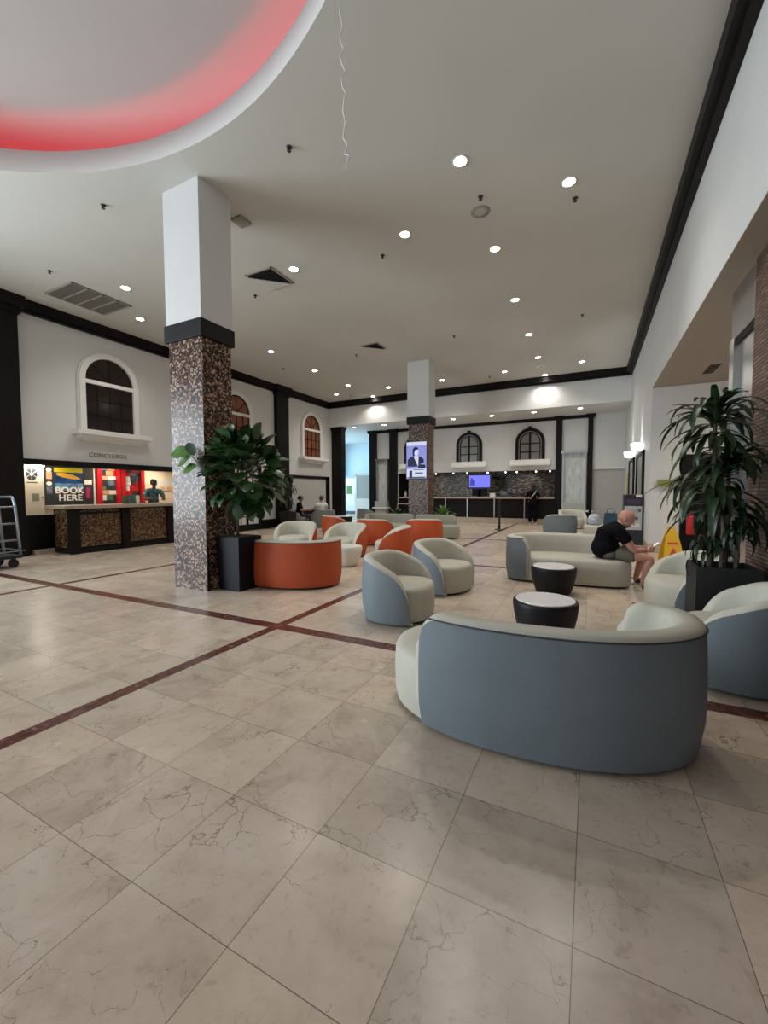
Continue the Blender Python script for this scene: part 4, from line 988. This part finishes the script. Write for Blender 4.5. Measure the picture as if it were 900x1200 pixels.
def vent(x, y, label, s):
    r = empty('ceiling_vent', label, 'air vent', (x, y, ZC), group='ceiling air vents')
    MB().box(-s, s, -s, s, -.003, 0).build('duct_back', 'vent_dark', r)
    mb = MB()
    for k in range(7): yy = -s + .04 + k * (2 * s - .08) / 6; mb.box(-s, s, yy - .006, yy + .006, -.03, -.003)
    mb.build('slats', 'vent_dark', r)
    f = MB(); q = s + .03; f.box(-q, q, -q, -s, -.02, 0).box(-q, q, s, q, -.02, 0).box(-q, -s, -q, q, -.02, 0).box(s, q, -q, q, -.02, 0); f.build('frame', 'vent_frame', r)
    p = MB(); v = [p.bm.verts.new(q) for q in ((-s, -s * .8, -.022), (s * .9, s, -.022), (-s, s, -.05))]; p.quad(v)
    v2 = [p.bm.verts.new((q.co.x, q.co.y, q.co.z - .012)) for q in v]; p.quad(v2[::-1])
    for k in range(3): p.quad([v[k], v[(k + 1) % 3], v2[(k + 1) % 3], v2[k]])
    p.build('tilted_flap', 'ceiling_white', r)
    return r
vent(-5.60, 6.26, 'square dark ceiling vent right of the tall column', .29)
vent(-5.58, 10.44, 'square dark ceiling vent nearer the far column', .24)
tag(MB().box(-4.90, -4.70, 4.66, 4.88, ZC - .035, ZC, .006).build('ceiling_bracket', 'vent_frame'), 'small grey ceiling plate behind the top of the tall column', 'plate')
av = empty('alcove_vent', 'small brown slotted vent in the alcove ceiling', 'air vent', (1.92, 9.52, 3.59))
MB().box(-.10, .10, -.33, .33, -.012, 0).build('frame', 'stone_beige', av)
mb = MB()
for k in range(7): mb.box(-.085, .085, -.30 + k * .095 - .03, -.30 + k * .095 + .03, -.016, -.010)
mb.build('slots', 'vent_dark', av)
# string hanging from the ceiling
zs = []; x0, y0 = -1.84, 2.90
random.seed(11)
for k in range(26):
    t = k / 25; zs.append((x0 + .018 * math.sin(k * 1.9) * (.3 + t) + .05 * t + random.uniform(-.006, .006), y0 + .012 * math.cos(k * 2.3), ZC - 1.42 * t))
zs += [(x0 + .085, y0, ZC - 1.45), (x0 + .06, y0, ZC - 1.50), (x0 + .05, y0, ZC - 1.54)]
tag(MB().tube(zs, .006, 6).build('hanging_string', 'string_white'), 'crinkled white string hanging from the ceiling beside the round cove', 'string')
# daylight entering the vestibule from its windows (left, out of sight)
ld = bpy.data.lights.new('vestibule_daylight', 'AREA'); ld.shape = 'RECTANGLE'; ld.size = 3.2; ld.size_y = 4.5; ld.energy = 210; ld.color = (.55, .83, 1)
lo = bpy.data.objects.new('vestibule_daylight', ld); COL.objects.link(lo); lo.location = (-14.05, 19.4, 2.2); lo.rotation_euler = (0, math.radians(-90), 0)
# lamps inside the concierge booth
for y in (5.3, 6.7, 8.1):
    r = empty('downlight', f'small recessed lamp in the booth ceiling, {("left", "middle", "right")[int((y - 5.2) / 1.3)]} of three', 'ceiling light', (-11.55, y, 2.35), group='booth ceiling lamps')
    MB().lathe([(.06, -.002), (.08, -.01), (.08, 0)], n=20, caps=False).build('trim_ring', 'window_trim', r); MB().lathe([(.058, -.003), (.001, -.005)], n=16, caps=False).build('lens', 'lamp_glow', r)
    ld = bpy.data.lights.new('booth_beam', 'SPOT'); ld.energy = 60; ld.spot_size = math.radians(150); ld.spot_blend = .8; ld.shadow_soft_size = .05; ld.color = (1, .86, .66)
    lo = bpy.data.objects.new('booth_beam', ld); COL.objects.link(lo); lo.parent = r; lo.location = (0, 0, -.03)
# added fill lamp of the lift alcove, and light of the counter recess
def simple_lamp(name, loc, label, watts, col, size=150):
    r = empty('downlight', label, 'ceiling light', loc)
    MB().lathe([(.06, -.002), (.08, -.01), (.08, 0)], n=20, caps=False).build('trim_ring', 'window_trim', r); MB().lathe([(.058, -.003), (.001, -.005)], n=16, caps=False).build('lens', 'lamp_glow', r)
    ld = bpy.data.lights.new(name, 'SPOT'); ld.energy = watts; ld.spot_size = math.radians(size); ld.spot_blend = .8; ld.shadow_soft_size = .06; ld.color = col
    lo = bpy.data.objects.new(name, ld); COL.objects.link(lo); lo.parent = r; lo.location = (0, 0, -.03)
simple_lamp('alcove_fill', (2.6, 8.6, 3.59), 'unseen lamp added in the alcove ceiling behind the lift front', 150, (1, .93, .82))  # out of view, put in only to brighten the alcove
for i, x in enumerate((-7.0, -4.9, -2.6)):
    ld = bpy.data.lights.new('counter_beam', 'SPOT'); ld.energy = 30; ld.spot_size = math.radians(120); ld.spot_blend = .8; ld.shadow_soft_size = .04; ld.color = (1, .92, .8)
    lo = bpy.data.objects.new('counter_beam', ld); COL.objects.link(lo); lo.location = (x, FY + .9, 2.30); lo.rotation_euler = (math.radians(25), 0, 0)

# ------------------------------------------------------------------ plants
def leaf(mb, base, d, up, L, W, droop, prof, fold=.25, seg=7, clampx=None, m=0, wave=0.0):
    d = Vector(d).normalized(); up = Vector(up); side = d.cross(up)
    if side.length < .05: side = d.cross(Vector((1, .3, 0)))
    side.normalize(); up = side.cross(d).normalized()
    p = Vector(base); rows = []; ang = 0
    for i in range(seg + 1):
        t = i / seg; wv = W * prof(t)
        dd = d * math.cos(ang) - Vector((0, 0, 1)) * math.sin(ang) if True else d
        nn = side.cross(dd).normalized()
        ww = math.sin(t * 9 + base[0] * 20) * wave * L
        row = [p - side * wv + nn * (wv * fold + ww), p + nn * 0, p + side * wv + nn * (wv * fold - ww)]
        if clampx is not None:
            for q in row: q.x = min(q.x, clampx)
        rows.append([mb.bm.verts.new(q) for q in row]); p = p + dd * (L / seg); ang += droop / seg
    mb.mi = m
    for a, b in zip(rows, rows[1:]):
        for k in range(2): mb.quad([a[k], a[k + 1], b[k + 1], b[k]], True)
def obov(t): return max(.03, (math.sin(PI * min(1, t ** .8 * 1.0)) ** .7) * (.55 + .6 * t)) if 0 < t < 1 else .04
def strap(t): return max(.04, math.sin(PI * (t * .93 + .05)) ** .6)
def fig():
    r = empty('fiddle_leaf_fig', 'fiddle-leaf fig tree in a tapered dark square planter beside the column', 'plant', (-4.425, 4.24, 0))
    mb = MB(); mb.frustum(0, 0, 0, .735, .375, .375, .43, .43)
    pl = mb.build('planter', 'planter_navy', r)
    MB().box(-.195, .195, -.195, .195, .69, .742).build('soil', 'soil', pl)
    tk = MB().tube([(.0, -.02, .70), (.012, -.03, 1.0), (0, -.03, 1.3), (.02, -.02, 1.6), (.05, 0, 1.95)], [.022, .02, .018, .015, .010], 8)
    br = [[(.01, -.03, 1.2), (.18, -.10, 1.45), (.34, -.05, 1.75)], [(0, -.03, 1.3), (-.15, -.20, 1.6), (-.18, -.15, 2.0)], [(0, -.03, 1.25), (-.12, -.35, 1.55), (-.34, -.47, 1.84)],
          [(.01, -.02, 1.4), (.25, .15, 1.7), (.42, .2, 1.95)], [(.01, -.02, 1.35), (.1, -.25, 1.5), (.25, -.4, 1.6)], [(.02, 0, 1.5), (.0, .2, 1.9), (.02, .22, 2.1)]]
    for b in br: tk.tube(b, [.012, .009, .006], 6)
    tk.build('trunk', 'bark', r)
    random.seed(21); fm = MB(); n = 0
    while n < 240:
        a, q = random.uniform(0, 2 * PI), random.uniform(-1, 1); rr = random.uniform(.35, 1) ** .5
        p = Vector((.10 + .46 * rr * math.sqrt(1 - q * q) * math.cos(a), -.02 + .36 * rr * math.sqrt(1 - q * q) * math.sin(a), 1.66 + .50 * rr * q))
        wx = p.x - 4.425
        d = Vector((p.x - .10, p.y, (p.z - 1.55) * .8)).normalized() + Vector((random.uniform(-.5, .5), random.uniform(-.5, .5), random.uniform(-.25, .5)))
        L = random.uniform(.22, .34)
        tip = p + d.normalized() * L
        if (tip.x < -.21 or p.x < -.21) and max(tip.y, p.y) > -.42: continue    # the column stands here
        if tip.y > .62: continue
        leaf(fm, p, d, (random.uniform(-.3, .3), random.uniform(-.3, .3), 1), L, L * .41, random.uniform(.3, 1.2), obov, .22, 7, wave=.02); n += 1
    for b, d, L, m in (((-.36, -.47, 1.86), (-1, -.3, .25), .30, 1), ((-.32, -.48, 1.84), (-1, -.1, -.35), .27, 1), ((-.28, -.44, 1.70), (-1, -.25, -.2), .22, 1), ((-.30, -.46, 1.84), (-.3, -.2, 1), .22, 0),
                       ((.42, .1, 1.8), (1, 0, -.2), .28, 0), ((.35, -.1, 1.45), (.9, -.2, -.5), .27, 1), ((.30, -.2, 1.95), (.8, -.3, .6), .26, 0), ((.45, .0, 1.62), (1, -.2, -.1), .28, 0)):
        leaf(fm, b, d, (.2, -.9, .5), L, L * .40, .35, obov, .18, 8, m=m, wave=.02)
    fm.build('foliage', ['leaf_fig', 'leaf_fig_light'], r, fix=False)
fig()
def rosette(mb, c, n, L, W, seed, lo=.1, hi=1.2, clampx=None, dr=(1.5, 2.4)):
    random.seed(seed)
    for k in range(n):
        a = 2 * PI * k / n + random.uniform(-.3, .3); e = random.uniform(lo, hi)
        d = (math.cos(a) * math.cos(e), math.sin(a) * math.cos(e), math.sin(e)); l = L * random.uniform(.7, 1.12)
        z = c[2] + random.uniform(-.12, .05)
        leaf(mb, (c[0] + .012 * math.cos(a), c[1] + .012 * math.sin(a), z), d, (0, 0, 1), l, W * random.uniform(.8, 1.1), random.uniform(*dr), strap, .30, 9, clampx)
def dracaena():
    X, Y = 1.075, 4.69
    r = empty('dracaena', 'tall dracaena with drooping strap leaves in a black square planter at the right', 'plant', (X, Y, 0))
    mb = MB(); h = .68; a, b = .228, .215
    mb.box(-a, a, -b, -b + .025, 0, h).box(-a, a, b - .025, b, 0, h).box(-a, -a + .025, -b + .025, b - .025, 0, h).box(a - .025, a, -b + .025, b - .025, 0, h)
    pl = mb.build('planter', 'planter_black', r)
    MB().box(-a + .02, a - .02, -b + .02, b - .02, .1, .62).build('soil', 'soil', pl)
    canes = [((-.10, -.05), 2.02), ((.03, .05), 1.62), ((-.03, -.09), 1.24), ((.08, -.05), .98), ((-.09, .06), 1.45)]
    for (x, y), t in canes: MB().tube([(x, y, .6), (x + .012, y, .6 + (t - .6) * .5), (x, y, t)], [.021, .019, .016], 8).build('cane', 'bark', r)
    fm = MB(); cx = 1.375 - X
    rosette(fm, (-.10, -.05, 2.03), 40, .58, .031, 1, .1, 1.1, cx, (.8, 1.8)); rosette(fm, (-.10, -.05, 1.90), 22, .52, .031, 8, -.3, .5, cx, (1.0, 2.0))
    rosette(fm, (.03, .05, 1.62), 38, .58, .032, 2, .1, 1.0, cx, (.9, 1.9)); rosette(fm, (-.09, .06, 1.45), 36, .58, .032, 3, -.1, 1.0, cx, (1.0, 2.2))
    rosette(fm, (-.03, -.09, 1.24), 36, .54, .031, 4, -.2, 1.0, cx, (1.1, 2.2)); rosette(fm, (.08, -.05, .98), 26, .36, .022, 5, .1, 1.2, cx)
    rosette(fm, (-.13, -.08, .86), 26, .30, .017, 6, .2, 1.3, cx)
    leaf(fm, (-.10, -.05, 2.03), (-.03, -.05, 1), (0, 1, 0), .27, .036, .2, strap, .3, 8, cx); leaf(fm, (-.09, -.05, 2.0), (.10, -.1, 1), (0, 1, 0), .22, .042, .3, strap, .3, 8, cx)
    fm.build('foliage', 'leaf_dracaena', r, fix=False)
dracaena()
def far_dracaena():
    r = empty('dracaena', 'dark potted dracaena beside the dark pilaster at the far left', 'plant', (-10.36, 12.40, 0))
    MB().frustum(0, 0, 0, .62, .36, .36, .46, .46).build('planter', 'planter_black', r)
    for x, y, t in ((0, 0, 1.92), (.06, .05, 1.50), (-.05, .03, 1.1)): MB().tube([(x, y, .6), (x, y, t)], [.02, .016], 6).build('cane', 'bark', r)
    fm = MB()
    for i, (x, y, t) in enumerate(((0, 0, 1.92), (.06, .05, 1.54), (-.05, .03, 1.15))): rosette(fm, (x, y, t), 24, .52, .030, 30 + i, -.1, 1.3, None)
    fm.build('foliage', 'leaf_dracaena', r, fix=False)
far_dracaena()
def fern(loc, label, s, m, seed):
    r = empty('potted_fern', label, 'plant', loc)
    MB().lathe([(.13, 0), (.17, .02), (.21, .42), (.22, .46), (.20, .46), (.19, .40)], n=24).build('pot', 'planter_black', r)
    fm = MB(); rosette(fm, (0, 0, .50), 54, s, .038, seed, .65, 1.5, None, (.3, 1.1)); fm.build('foliage', m, r, fix=False)
fern((-4.16, 12.45, 0), 'bright green potted fern right of the screen column', .62, 'leaf_fern', 50)
fern((-5.75, 12.5, 0), 'dark green potted plant left of the screen column behind the long sofa', .50, 'leaf_fig', 51)

# ------------------------------------------------------------------ people
def skin_mesh(nodes, edges, root, sub=2):
    """grow a smooth surface round a skeleton: nodes {name: (pos, rx, ry)}"""
    names = list(nodes); me = bpy.data.meshes.new('skin'); me.from_pydata([nodes[n][0] for n in names], [(names.index(a), names.index(b)) for a, b in edges], [])
    o = bpy.data.objects.new('skin', me); COL.objects.link(o)
    sk = o.modifiers.new('s', 'SKIN'); sk.use_smooth_shade = True
    lay = me.skin_vertices[0].data if me.skin_vertices else None
    if lay is None: me.skin_vertices.new(); lay = me.skin_vertices[0].data
    for i, n in enumerate(names):
        v = nodes[n]; lay[i].radius = (v[1], v[2] if len(v) > 2 else v[1]); lay[i].use_root = (n == root)
    ss = o.modifiers.new('u', 'SUBSURF'); ss.levels = sub; ss.render_levels = sub
    dg = bpy.context.evaluated_depsgraph_get(); dg.update()
    res = bpy.data.meshes.new_from_object(o.evaluated_get(dg)); bpy.data.objects.remove(o); bpy.data.meshes.remove(me)
    for p in res.polygons: p.use_smooth = True
    return res
def obj_from(meshes, name, mats, parent=None, mb=None):
    mb = mb or MB()
    for i, me in enumerate(meshes): mb.bm.from_mesh(me); bpy.data.meshes.remove(me)
    return mb.build(name, mats, parent)
def head_into(mb, c, fwd, tilt=0.0, s=1.0, bald=True):
    """a head with nose, ears, eyes, mouth, looking along fwd (x,y), tilted down by tilt"""
    a = math.atan2(fwd[1], fwd[0]); E = Matrix.Translation(c) @ Matrix.Rotation(a, 4, 'Z') @ Matrix.Rotation(tilt, 4, 'Y') @ Matrix.Scale(s, 4)
    h = MB(); h.ball((-.005, 0, .025), .10, 1.0, .78, .95, 20); h.ball((.025, 0, -.045), .075, .85, .78, 1.0, 16)
    for v in h.bm.verts:
        if v.co.z < -.06: v.co.y *= .85
    h.prism([(.095, .02), (.125, -.028), (.092, -.035)], 'y', -.014, .014)
    for y in (-1, 1): h.ball((-.01, y * .080, -.01), .030, .55, .3, 1.0, 10)
    h.ball((.086, 0, -.066), .022, .4, 1.1, .35, 8)
    h.m(1)
    for y in (-1, 1): h.ball((.082, y * .032, .006), .012, .6, 1, .7, 8)
    h.m(0); h.xf(E)
    me = bpy.data.meshes.new('h'); h.bm.to_mesh(me); h.bm.free(); mb.bm.from_mesh(me); bpy.data.meshes.remove(me)
def hand_into(mb, w_, d, n, s=1.0):
    """palm, four curled fingers and a thumb from the wrist w_ along d, palm normal n"""
    d = Vector(d).normalized(); n = Vector(n); side = d.cross(n).normalized(); n = side.cross(d).normalized(); w_ = Vector(w_)
    nodes = {'w': (w_, .024 * s, .018 * s), 'm': (w_ + d * .045 * s, .034 * s, .018 * s), 'k': (w_ + d * .085 * s, .036 * s, .016 * s)}
    mb.tube([w_ - d * .01, w_ + d * .04 * s, w_ + d * .085 * s], [.024 * s, .032 * s, .030 * s], 8)
    for i, l in enumerate((.068, .078, .072, .055)):
        b = w_ + d * .08 * s + side * (.028 - .019 * i) * s
        mb.tube([b, b + (d * .8 + n * .5).normalized() * l * .45 * s, b + (d * .75 + n * .6).normalized() * l * .5 * s + (d * .2 + n * 1).normalized() * l * .4 * s], [.010 * s, .009 * s, .007 * s], 6)
    b = w_ + d * .03 * s + side * .030 * s
    mb.tube([b, b + (side * .8 + d * .6).normalized() * .03 * s, b + (side * .5 + d + n * .4).normalized() * .065 * s], [.012 * s, .011 * s, .008 * s], 6)
def V(*a): return Vector(a)
def seated_man():
    ym = 6.70; R, L = ym - .19, ym + .19      # right side is nearer the camera
    B = {'pel': (V(.24, ym, .50), .06, .07), 'ab': (V(.21, ym, .62), .08, .09), 'ch': (V(.26, ym, .75), .14, .16), 'up': (V(.33, ym, .83), .075, .10), 'nk': (V(.385, ym, .895), .060, .060), 'nk2': (V(.42, ym, .925), .056, .056)}
    ed = [('pel', 'ab'), ('ab', 'ch'), ('ch', 'up'), ('up', 'nk'), ('nk', 'nk2')]
    for s, y, dy, kn, an, wr in (('r', R, -1, V(.745, ym - .17, .445), V(.650, ym - .16, .09), V(.690, ym - .10, .545)), ('l', L, 1, V(.720, ym + .22, .46), V(.60, ym + .25, .09), V(.685, ym + .07, .560))):
        B['sh' + s] = (V(.37, y, .79), .070, .070); B['el' + s] = (V(.545, y - dy * .01, .535), .048, .048); B['fa' + s] = (V(.60, (y + wr.y) / 2, .545), .043, .040); B['wr' + s] = (wr, .028, .028)
        B['hp' + s] = (V(.29, ym + dy * .09, .475), .060, .060); B['th' + s] = (V(.50, (ym + dy * .10 + kn.y) / 2, .475), .082, .080); B['kn' + s] = (kn, .060, .060)
        c = kn.lerp(an, .35) + V(-.018, 0, 0); B['cf' + s] = (c, .060, .058); B['an' + s] = (an, .036, .036); B['he' + s] = (an + V(0, 0, -.045), .036, .034); B['to' + s] = (an + V(.15, dy * .02, -.055), .032, .025)
        ed += [('up', 'sh' + s), ('sh' + s, 'el' + s), ('el' + s, 'fa' + s), ('fa' + s, 'wr' + s), ('pel', 'hp' + s), ('hp' + s, 'th' + s), ('th' + s, 'kn' + s), ('kn' + s, 'cf' + s), ('cf' + s, 'an' + s), ('an' + s, 'he' + s), ('he' + s, 'to' + s)]
    mb = MB(); head_into(mb, (.447, ym - .01, .962), (1, -.05), .45, 1.06)
    hand_into(mb, B['wrr'][0], (.9, .25, .10), (-.1, .9, .5)); hand_into(mb, B['wrl'][0], (.9, -.35, .05), (-.1, -.9, .5))
    o = obj_from([skin_mesh(B, ed, 'pel')], 'person', ['skin_fair', 'ink_dark'], None, mb)
    tag(o, 'bald man in black shirt and khaki shorts sitting on a sofa end', 'person')
    S = {'pel': (V(.21, ym, .54), .15, .17), 'ab': (V(.185, ym, .60), .170, .18), 'ch': (V(.245, ym, .745), .170, .185), 'up': (V(.325, ym, .845), .115, .15), 'nk': (V(.372, ym, .888), .070, .072)}
    se = [('pel', 'ab'), ('ab', 'ch'), ('ch', 'up'), ('up', 'nk')]
    for s, y, dy in (('r', R, -1), ('l', L, 1)):
        S['sh' + s] = (V(.365, y, .79), .090, .090); S['sl' + s] = (V(.435, y, .695), .085, .085); S['se' + s] = (V(.475, y, .645), .080, .080); se += [('up', 'sh' + s), ('sh' + s, 'sl' + s), ('sl' + s, 'se' + s)]
    obj_from([skin_mesh(S, se, 'pel')], 'shirt', 'cloth_black', o, MB().ball((.195, ym, .545), .19, .98, 1.10, .90, 20))
    S = {'pel': (V(.26, ym, .475), .08, .10)}; se = []
    for s, dy in (('r', -1), ('l', 1)):
        kn = B['kn' + s][0]; hp = B['hp' + s][0]
        S['hp' + s] = (hp + V(.06, 0, .0), .092, .090); S['th' + s] = (hp.lerp(kn, .45), .102, .098); S['en' + s] = (hp.lerp(kn, .64), .102, .098); se += [('pel', 'hp' + s), ('hp' + s, 'th' + s), ('th' + s, 'en' + s)]
    obj_from([skin_mesh(S, se, 'pel')], 'shorts', 'cloth_khaki', o, MB().ball((.235, ym, .475), .15, 1.05, 1.30, .66, 20))
    for s, dy in (('r', -1), ('l', 1)):
        a = B['an' + s][0]
        S = {'h': (V(a.x - .015, a.y, .050), .046, .044), 'm': (V(a.x + .08, a.y + dy * .01, .046), .046, .038), 't': (V(a.x + .17, a.y + dy * .02, .036), .042, .028)}
        sh = obj_from([skin_mesh(S, [('h', 'm'), ('m', 't')], 'h')], 'shoe', 'shoe_black', o)
        MB().prism([(a.x - .06, a.y - .04), (a.x + .1, a.y - .045), (a.x + .2, a.y - .035), (a.x + .225, a.y + dy * .02), (a.x + .2, a.y + .045), (a.x + .1, a.y + .045), (a.x - .06, a.y + .04)], 'z', 0, .022).build('sole', 'sole_white', sh)
    p = MB().box(-.004, .004, -.036, .036, -.072, .072, .003); p.build('smartphone', 'phone_glow', None, (.775, ym - .02, .605)).rotation_euler = (0, math.radians(55), 0)
    tag(bpy.data.objects['smartphone'], 'smartphone with a lit screen held by the seated man', 'phone')
seated_man()
def woman():
    x, y = -2.12, 17.72
    B = {'pel': (V(x, y, .90), .05, .05), 'ab': (V(x, y, 1.03), .05, .05), 'ch': (V(x, y + .01, 1.20), .10, .08), 'up': (V(x, y + .01, 1.33), .09, .065), 'nk': (V(x, y + .02, 1.40), .045, .045), 'n2': (V(x, y + .03, 1.45), .045, .045)}
    ed = [('pel', 'ab'), ('ab', 'ch'), ('ch', 'up'), ('up', 'nk'), ('nk', 'n2')]
    for s, d, el, wr in (('l', -1, V(x - .27, y + .10, 1.10), V(x - .26, y + .36, 1.16)), ('r', 1, V(x + .25, y + .08, 1.10), V(x + .12, y + .34, 1.17))):
        B['sh' + s] = (V(x + d * .17, y, 1.33), .055); B['el' + s] = (el, .040); B['wr' + s] = (wr, .027); B['hp' + s] = (V(x + d * .07, y, .84), .060); B['kn' + s] = (V(x + d * .10, y + .01, .47), .062); B['an' + s] = (V(x + d * .10, y - .01, .08), .036); B['to' + s] = (V(x + d * .12, y + .15, .03), .030)
        ed += [('up', 'sh' + s), ('sh' + s, 'el' + s), ('el' + s, 'wr' + s), ('pel', 'hp' + s), ('hp' + s, 'kn' + s), ('kn' + s, 'an' + s), ('an' + s, 'to' + s)]
    mb = MB(); head_into(mb, (x, y + .03, 1.52), (0, 1), .1, .98); hand_into(mb, B['wrl'][0], (.2, 1, -.15), (0, 0, -1)); hand_into(mb, B['wrr'][0], (-.1, 1, -.15), (0, 0, -1))
    o = obj_from([skin_mesh(B, ed, 'pel')], 'person', ['skin_mid', 'ink_dark'], None, mb)
    tag(o, 'woman in black with a pale shoulder strap standing at the check-in counter, seen from behind', 'person')
    S = {'hem': (V(x, y, .80), .165, .145), 'pel': (V(x, y, .90), .165, .14), 'ab': (V(x, y, 1.04), .14, .115), 'ch': (V(x, y + .01, 1.20), .150, .115), 'up': (V(x, y + .01, 1.33), .11, .085), 'nk': (V(x, y + .02, 1.385), .06, .06)}
    se = [('hem', 'pel'), ('pel', 'ab'), ('ab', 'ch'), ('ch', 'up'), ('up', 'nk')]
    for s, d in (('l', -1), ('r', 1)): S['sh' + s] = (V(x + d * .17, y, 1.325), .075); S['e' + s] = (B['el' + s][0].lerp(B['sh' + s][0], .15), .062); se += [('up', 'sh' + s), ('sh' + s, 'e' + s)]
    obj_from([skin_mesh(S, se, 'pel')], 'top', 'cloth_black', o)
    S = {'pel': (V(x, y, .95), .150, .125)}; se = []
    for s, d in (('l', -1), ('r', 1)): S['h' + s] = (V(x + d * .09, y, .84), .115); S['k' + s] = (V(x + d * .10, y + .01, .47), .095); S['a' + s] = (V(x + d * .10, y - .01, .12), .080); se += [('pel', 'h' + s), ('h' + s, 'k' + s), ('k' + s, 'a' + s)]
    obj_from([skin_mesh(S, se, 'pel')], 'trousers', 'cloth_black', o)
    for s, d in (('l', -1), ('r', 1)): obj_from([skin_mesh({'h': (V(x + d * .10, y - .03, .045), .042), 't': (V(x + d * .12, y + .17, .035), .034)}, [('h', 't')], 'h')], 'shoe', 'paper_white', o)
    h = MB().ball((x, y + .015, 1.555), .115, .86, .98, 1.02, 16).ball((x, y - .04, 1.46), .085, .95, .6, 1.1, 12); h.build('hair', 'hair_dark', o)
    MB().tube([(x + .14, y - .02, 1.395), (x + .10, y - .095, 1.32), (x - .02, y - .125, 1.15), (x - .13, y - .10, 1.0), (x - .17, y, .96)], .016, 6).build('shoulder_strap', 'bottle_white', o)
woman()
def upper_person(x, y, z0, fw, skin, shirt, hair, label, s=1.0, seated=True, arms=None):
    """person sitting (hips at z0) or standing; fw = facing direction"""
    f = Vector((fw[0], fw[1], 0)).normalized(); sd = Vector((f.y, -f.x, 0))
    def P(a, b, c): return Vector((x, y, z0)) + f * a + sd * b + Vector((0, 0, c))
    B = {'pel': (P(0, 0, 0), .14, .13), 'ab': (P(-.02, 0, .16), .12, .11), 'ch': (P(0, 0, .34), .14, .12), 'up': (P(.01, 0, .47), .10, .09), 'nk': (P(.03, 0, .54), .05, .05), 'n2': (P(.045, 0, .60), .048, .048)}
    ed = [('pel', 'ab'), ('ab', 'ch'), ('ch', 'up'), ('up', 'nk'), ('nk', 'n2')]
    for s_, d in (('r', 1), ('l', -1)):
        el, wr = (arms or {}).get(s_, ((.12, d * .25, .22), (.34, d * .16, .24)))
        B['sh' + s_] = (P(0, d * .19, .46), .062); B['el' + s_] = (P(*el), .045); B['wr' + s_] = (P(*wr), .029); ed += [('up', 'sh' + s_), ('sh' + s_, 'el' + s_), ('el' + s_, 'wr' + s_)]
        if seated: pts = ((.02, d * .10, -.03), (.44, d * .13, .0), (.40, d * .13, -.36), (.53, d * .14, -.42))
        else: pts = ((0, d * .10, -.06), (.01, d * .11, -.46), (-.01, d * .11, -.86), (.14, d * .12, -.91))
        for nm, q, rd in zip(('hp', 'kn', 'an', 'to'), pts, (.10, .066, .042, .034)): B[nm + s_] = (P(*q), rd)
        ed += [('pel', 'hp' + s_), ('hp' + s_, 'kn' + s_), ('kn' + s_, 'an' + s_), ('an' + s_, 'to' + s_)]
    mb = MB(); head_into(mb, P(.06, 0, .68), f, .1)
    for s_ in 'rl':
        e_, w_ = B['el' + s_][0], B['wr' + s_][0]; hand_into(mb, w_, w_ - e_, (0, 0, -1))
    o = obj_from([skin_mesh(B, ed, 'pel')], 'person', [skin, 'ink_dark'], None, mb); tag(o, label, 'person')
    S = {'pel': (P(0, 0, .02), .155, .145), 'ab': (P(-.02, 0, .16), .15, .14), 'ch': (P(0, 0, .34), .165, .145), 'up': (P(.01, 0, .47), .115, .105), 'nk': (P(.028, 0, .525), .060, .060)}
    se = [('pel', 'ab'), ('ab', 'ch'), ('ch', 'up'), ('up', 'nk')]
    for s_ in 'rl': S['sh' + s_] = (B['sh' + s_][0], .080); S['e' + s_] = (B['sh' + s_][0].lerp(B['el' + s_][0], .8), .066); se += [('up', 'sh' + s_), ('sh' + s_, 'e' + s_)]
    obj_from([skin_mesh(S, se, 'pel')], 'shirt', shirt, o)
    S = {'pel': (P(0, 0, -.01), .150, .140)}; se = []
    for s_ in 'rl':
        k, a = B['kn' + s_][0], B['an' + s_][0]; S['h' + s_] = (B['hp' + s_][0], .112); S['k' + s_] = (k, .082); S['a' + s_] = (a.lerp(k, .1), .06); se += [('pel', 'h' + s_), ('h' + s_, 'k' + s_), ('k' + s_, 'a' + s_)]
        obj_from([skin_mesh({'h': (B['an' + s_][0] + Vector((0, 0, -.045)), .044), 't': (B['to' + s_][0], .036)}, [('h', 't')], 'h')], 'shoe', 'shoe_black', o)
    obj_from([skin_mesh(S, se, 'pel')], 'trousers', 'hair_dark', o)
    mbh = MB(); E = Matrix.Translation(P(.06, 0, .68)) @ Matrix.Rotation(math.atan2(f.y, f.x), 4, 'Z'); hh = mbh.ball((-.018, 0, .040), .108, 1.0, .82, .92, 16); hh.xf(E); hh.build('hair', hair, o)
    return o
upper_person(-11.42, 7.72, .94, (1, -.35), 'skin_dark', 'shirt_teal', 'hair_dark', 'clerk in a teal patterned shirt standing behind the concierge counter', seated=False)
upper_person(-9.50, 13.42, .41, (-.87, .5), 'skin_fair', 'cloth_white', 'hair_brown', 'person in a white shirt sitting in a grey tub chair with an arm stretched out', arms={'l': ((.26, -.20, .30), (.44, -.18, .28))})
upper_person(-10.40, 13.14, .41, (.8, .5), 'skin_mid', 'cloth_black', 'hair_dark', 'dark-haired person in dark clothes sitting beside the far potted dracaena')
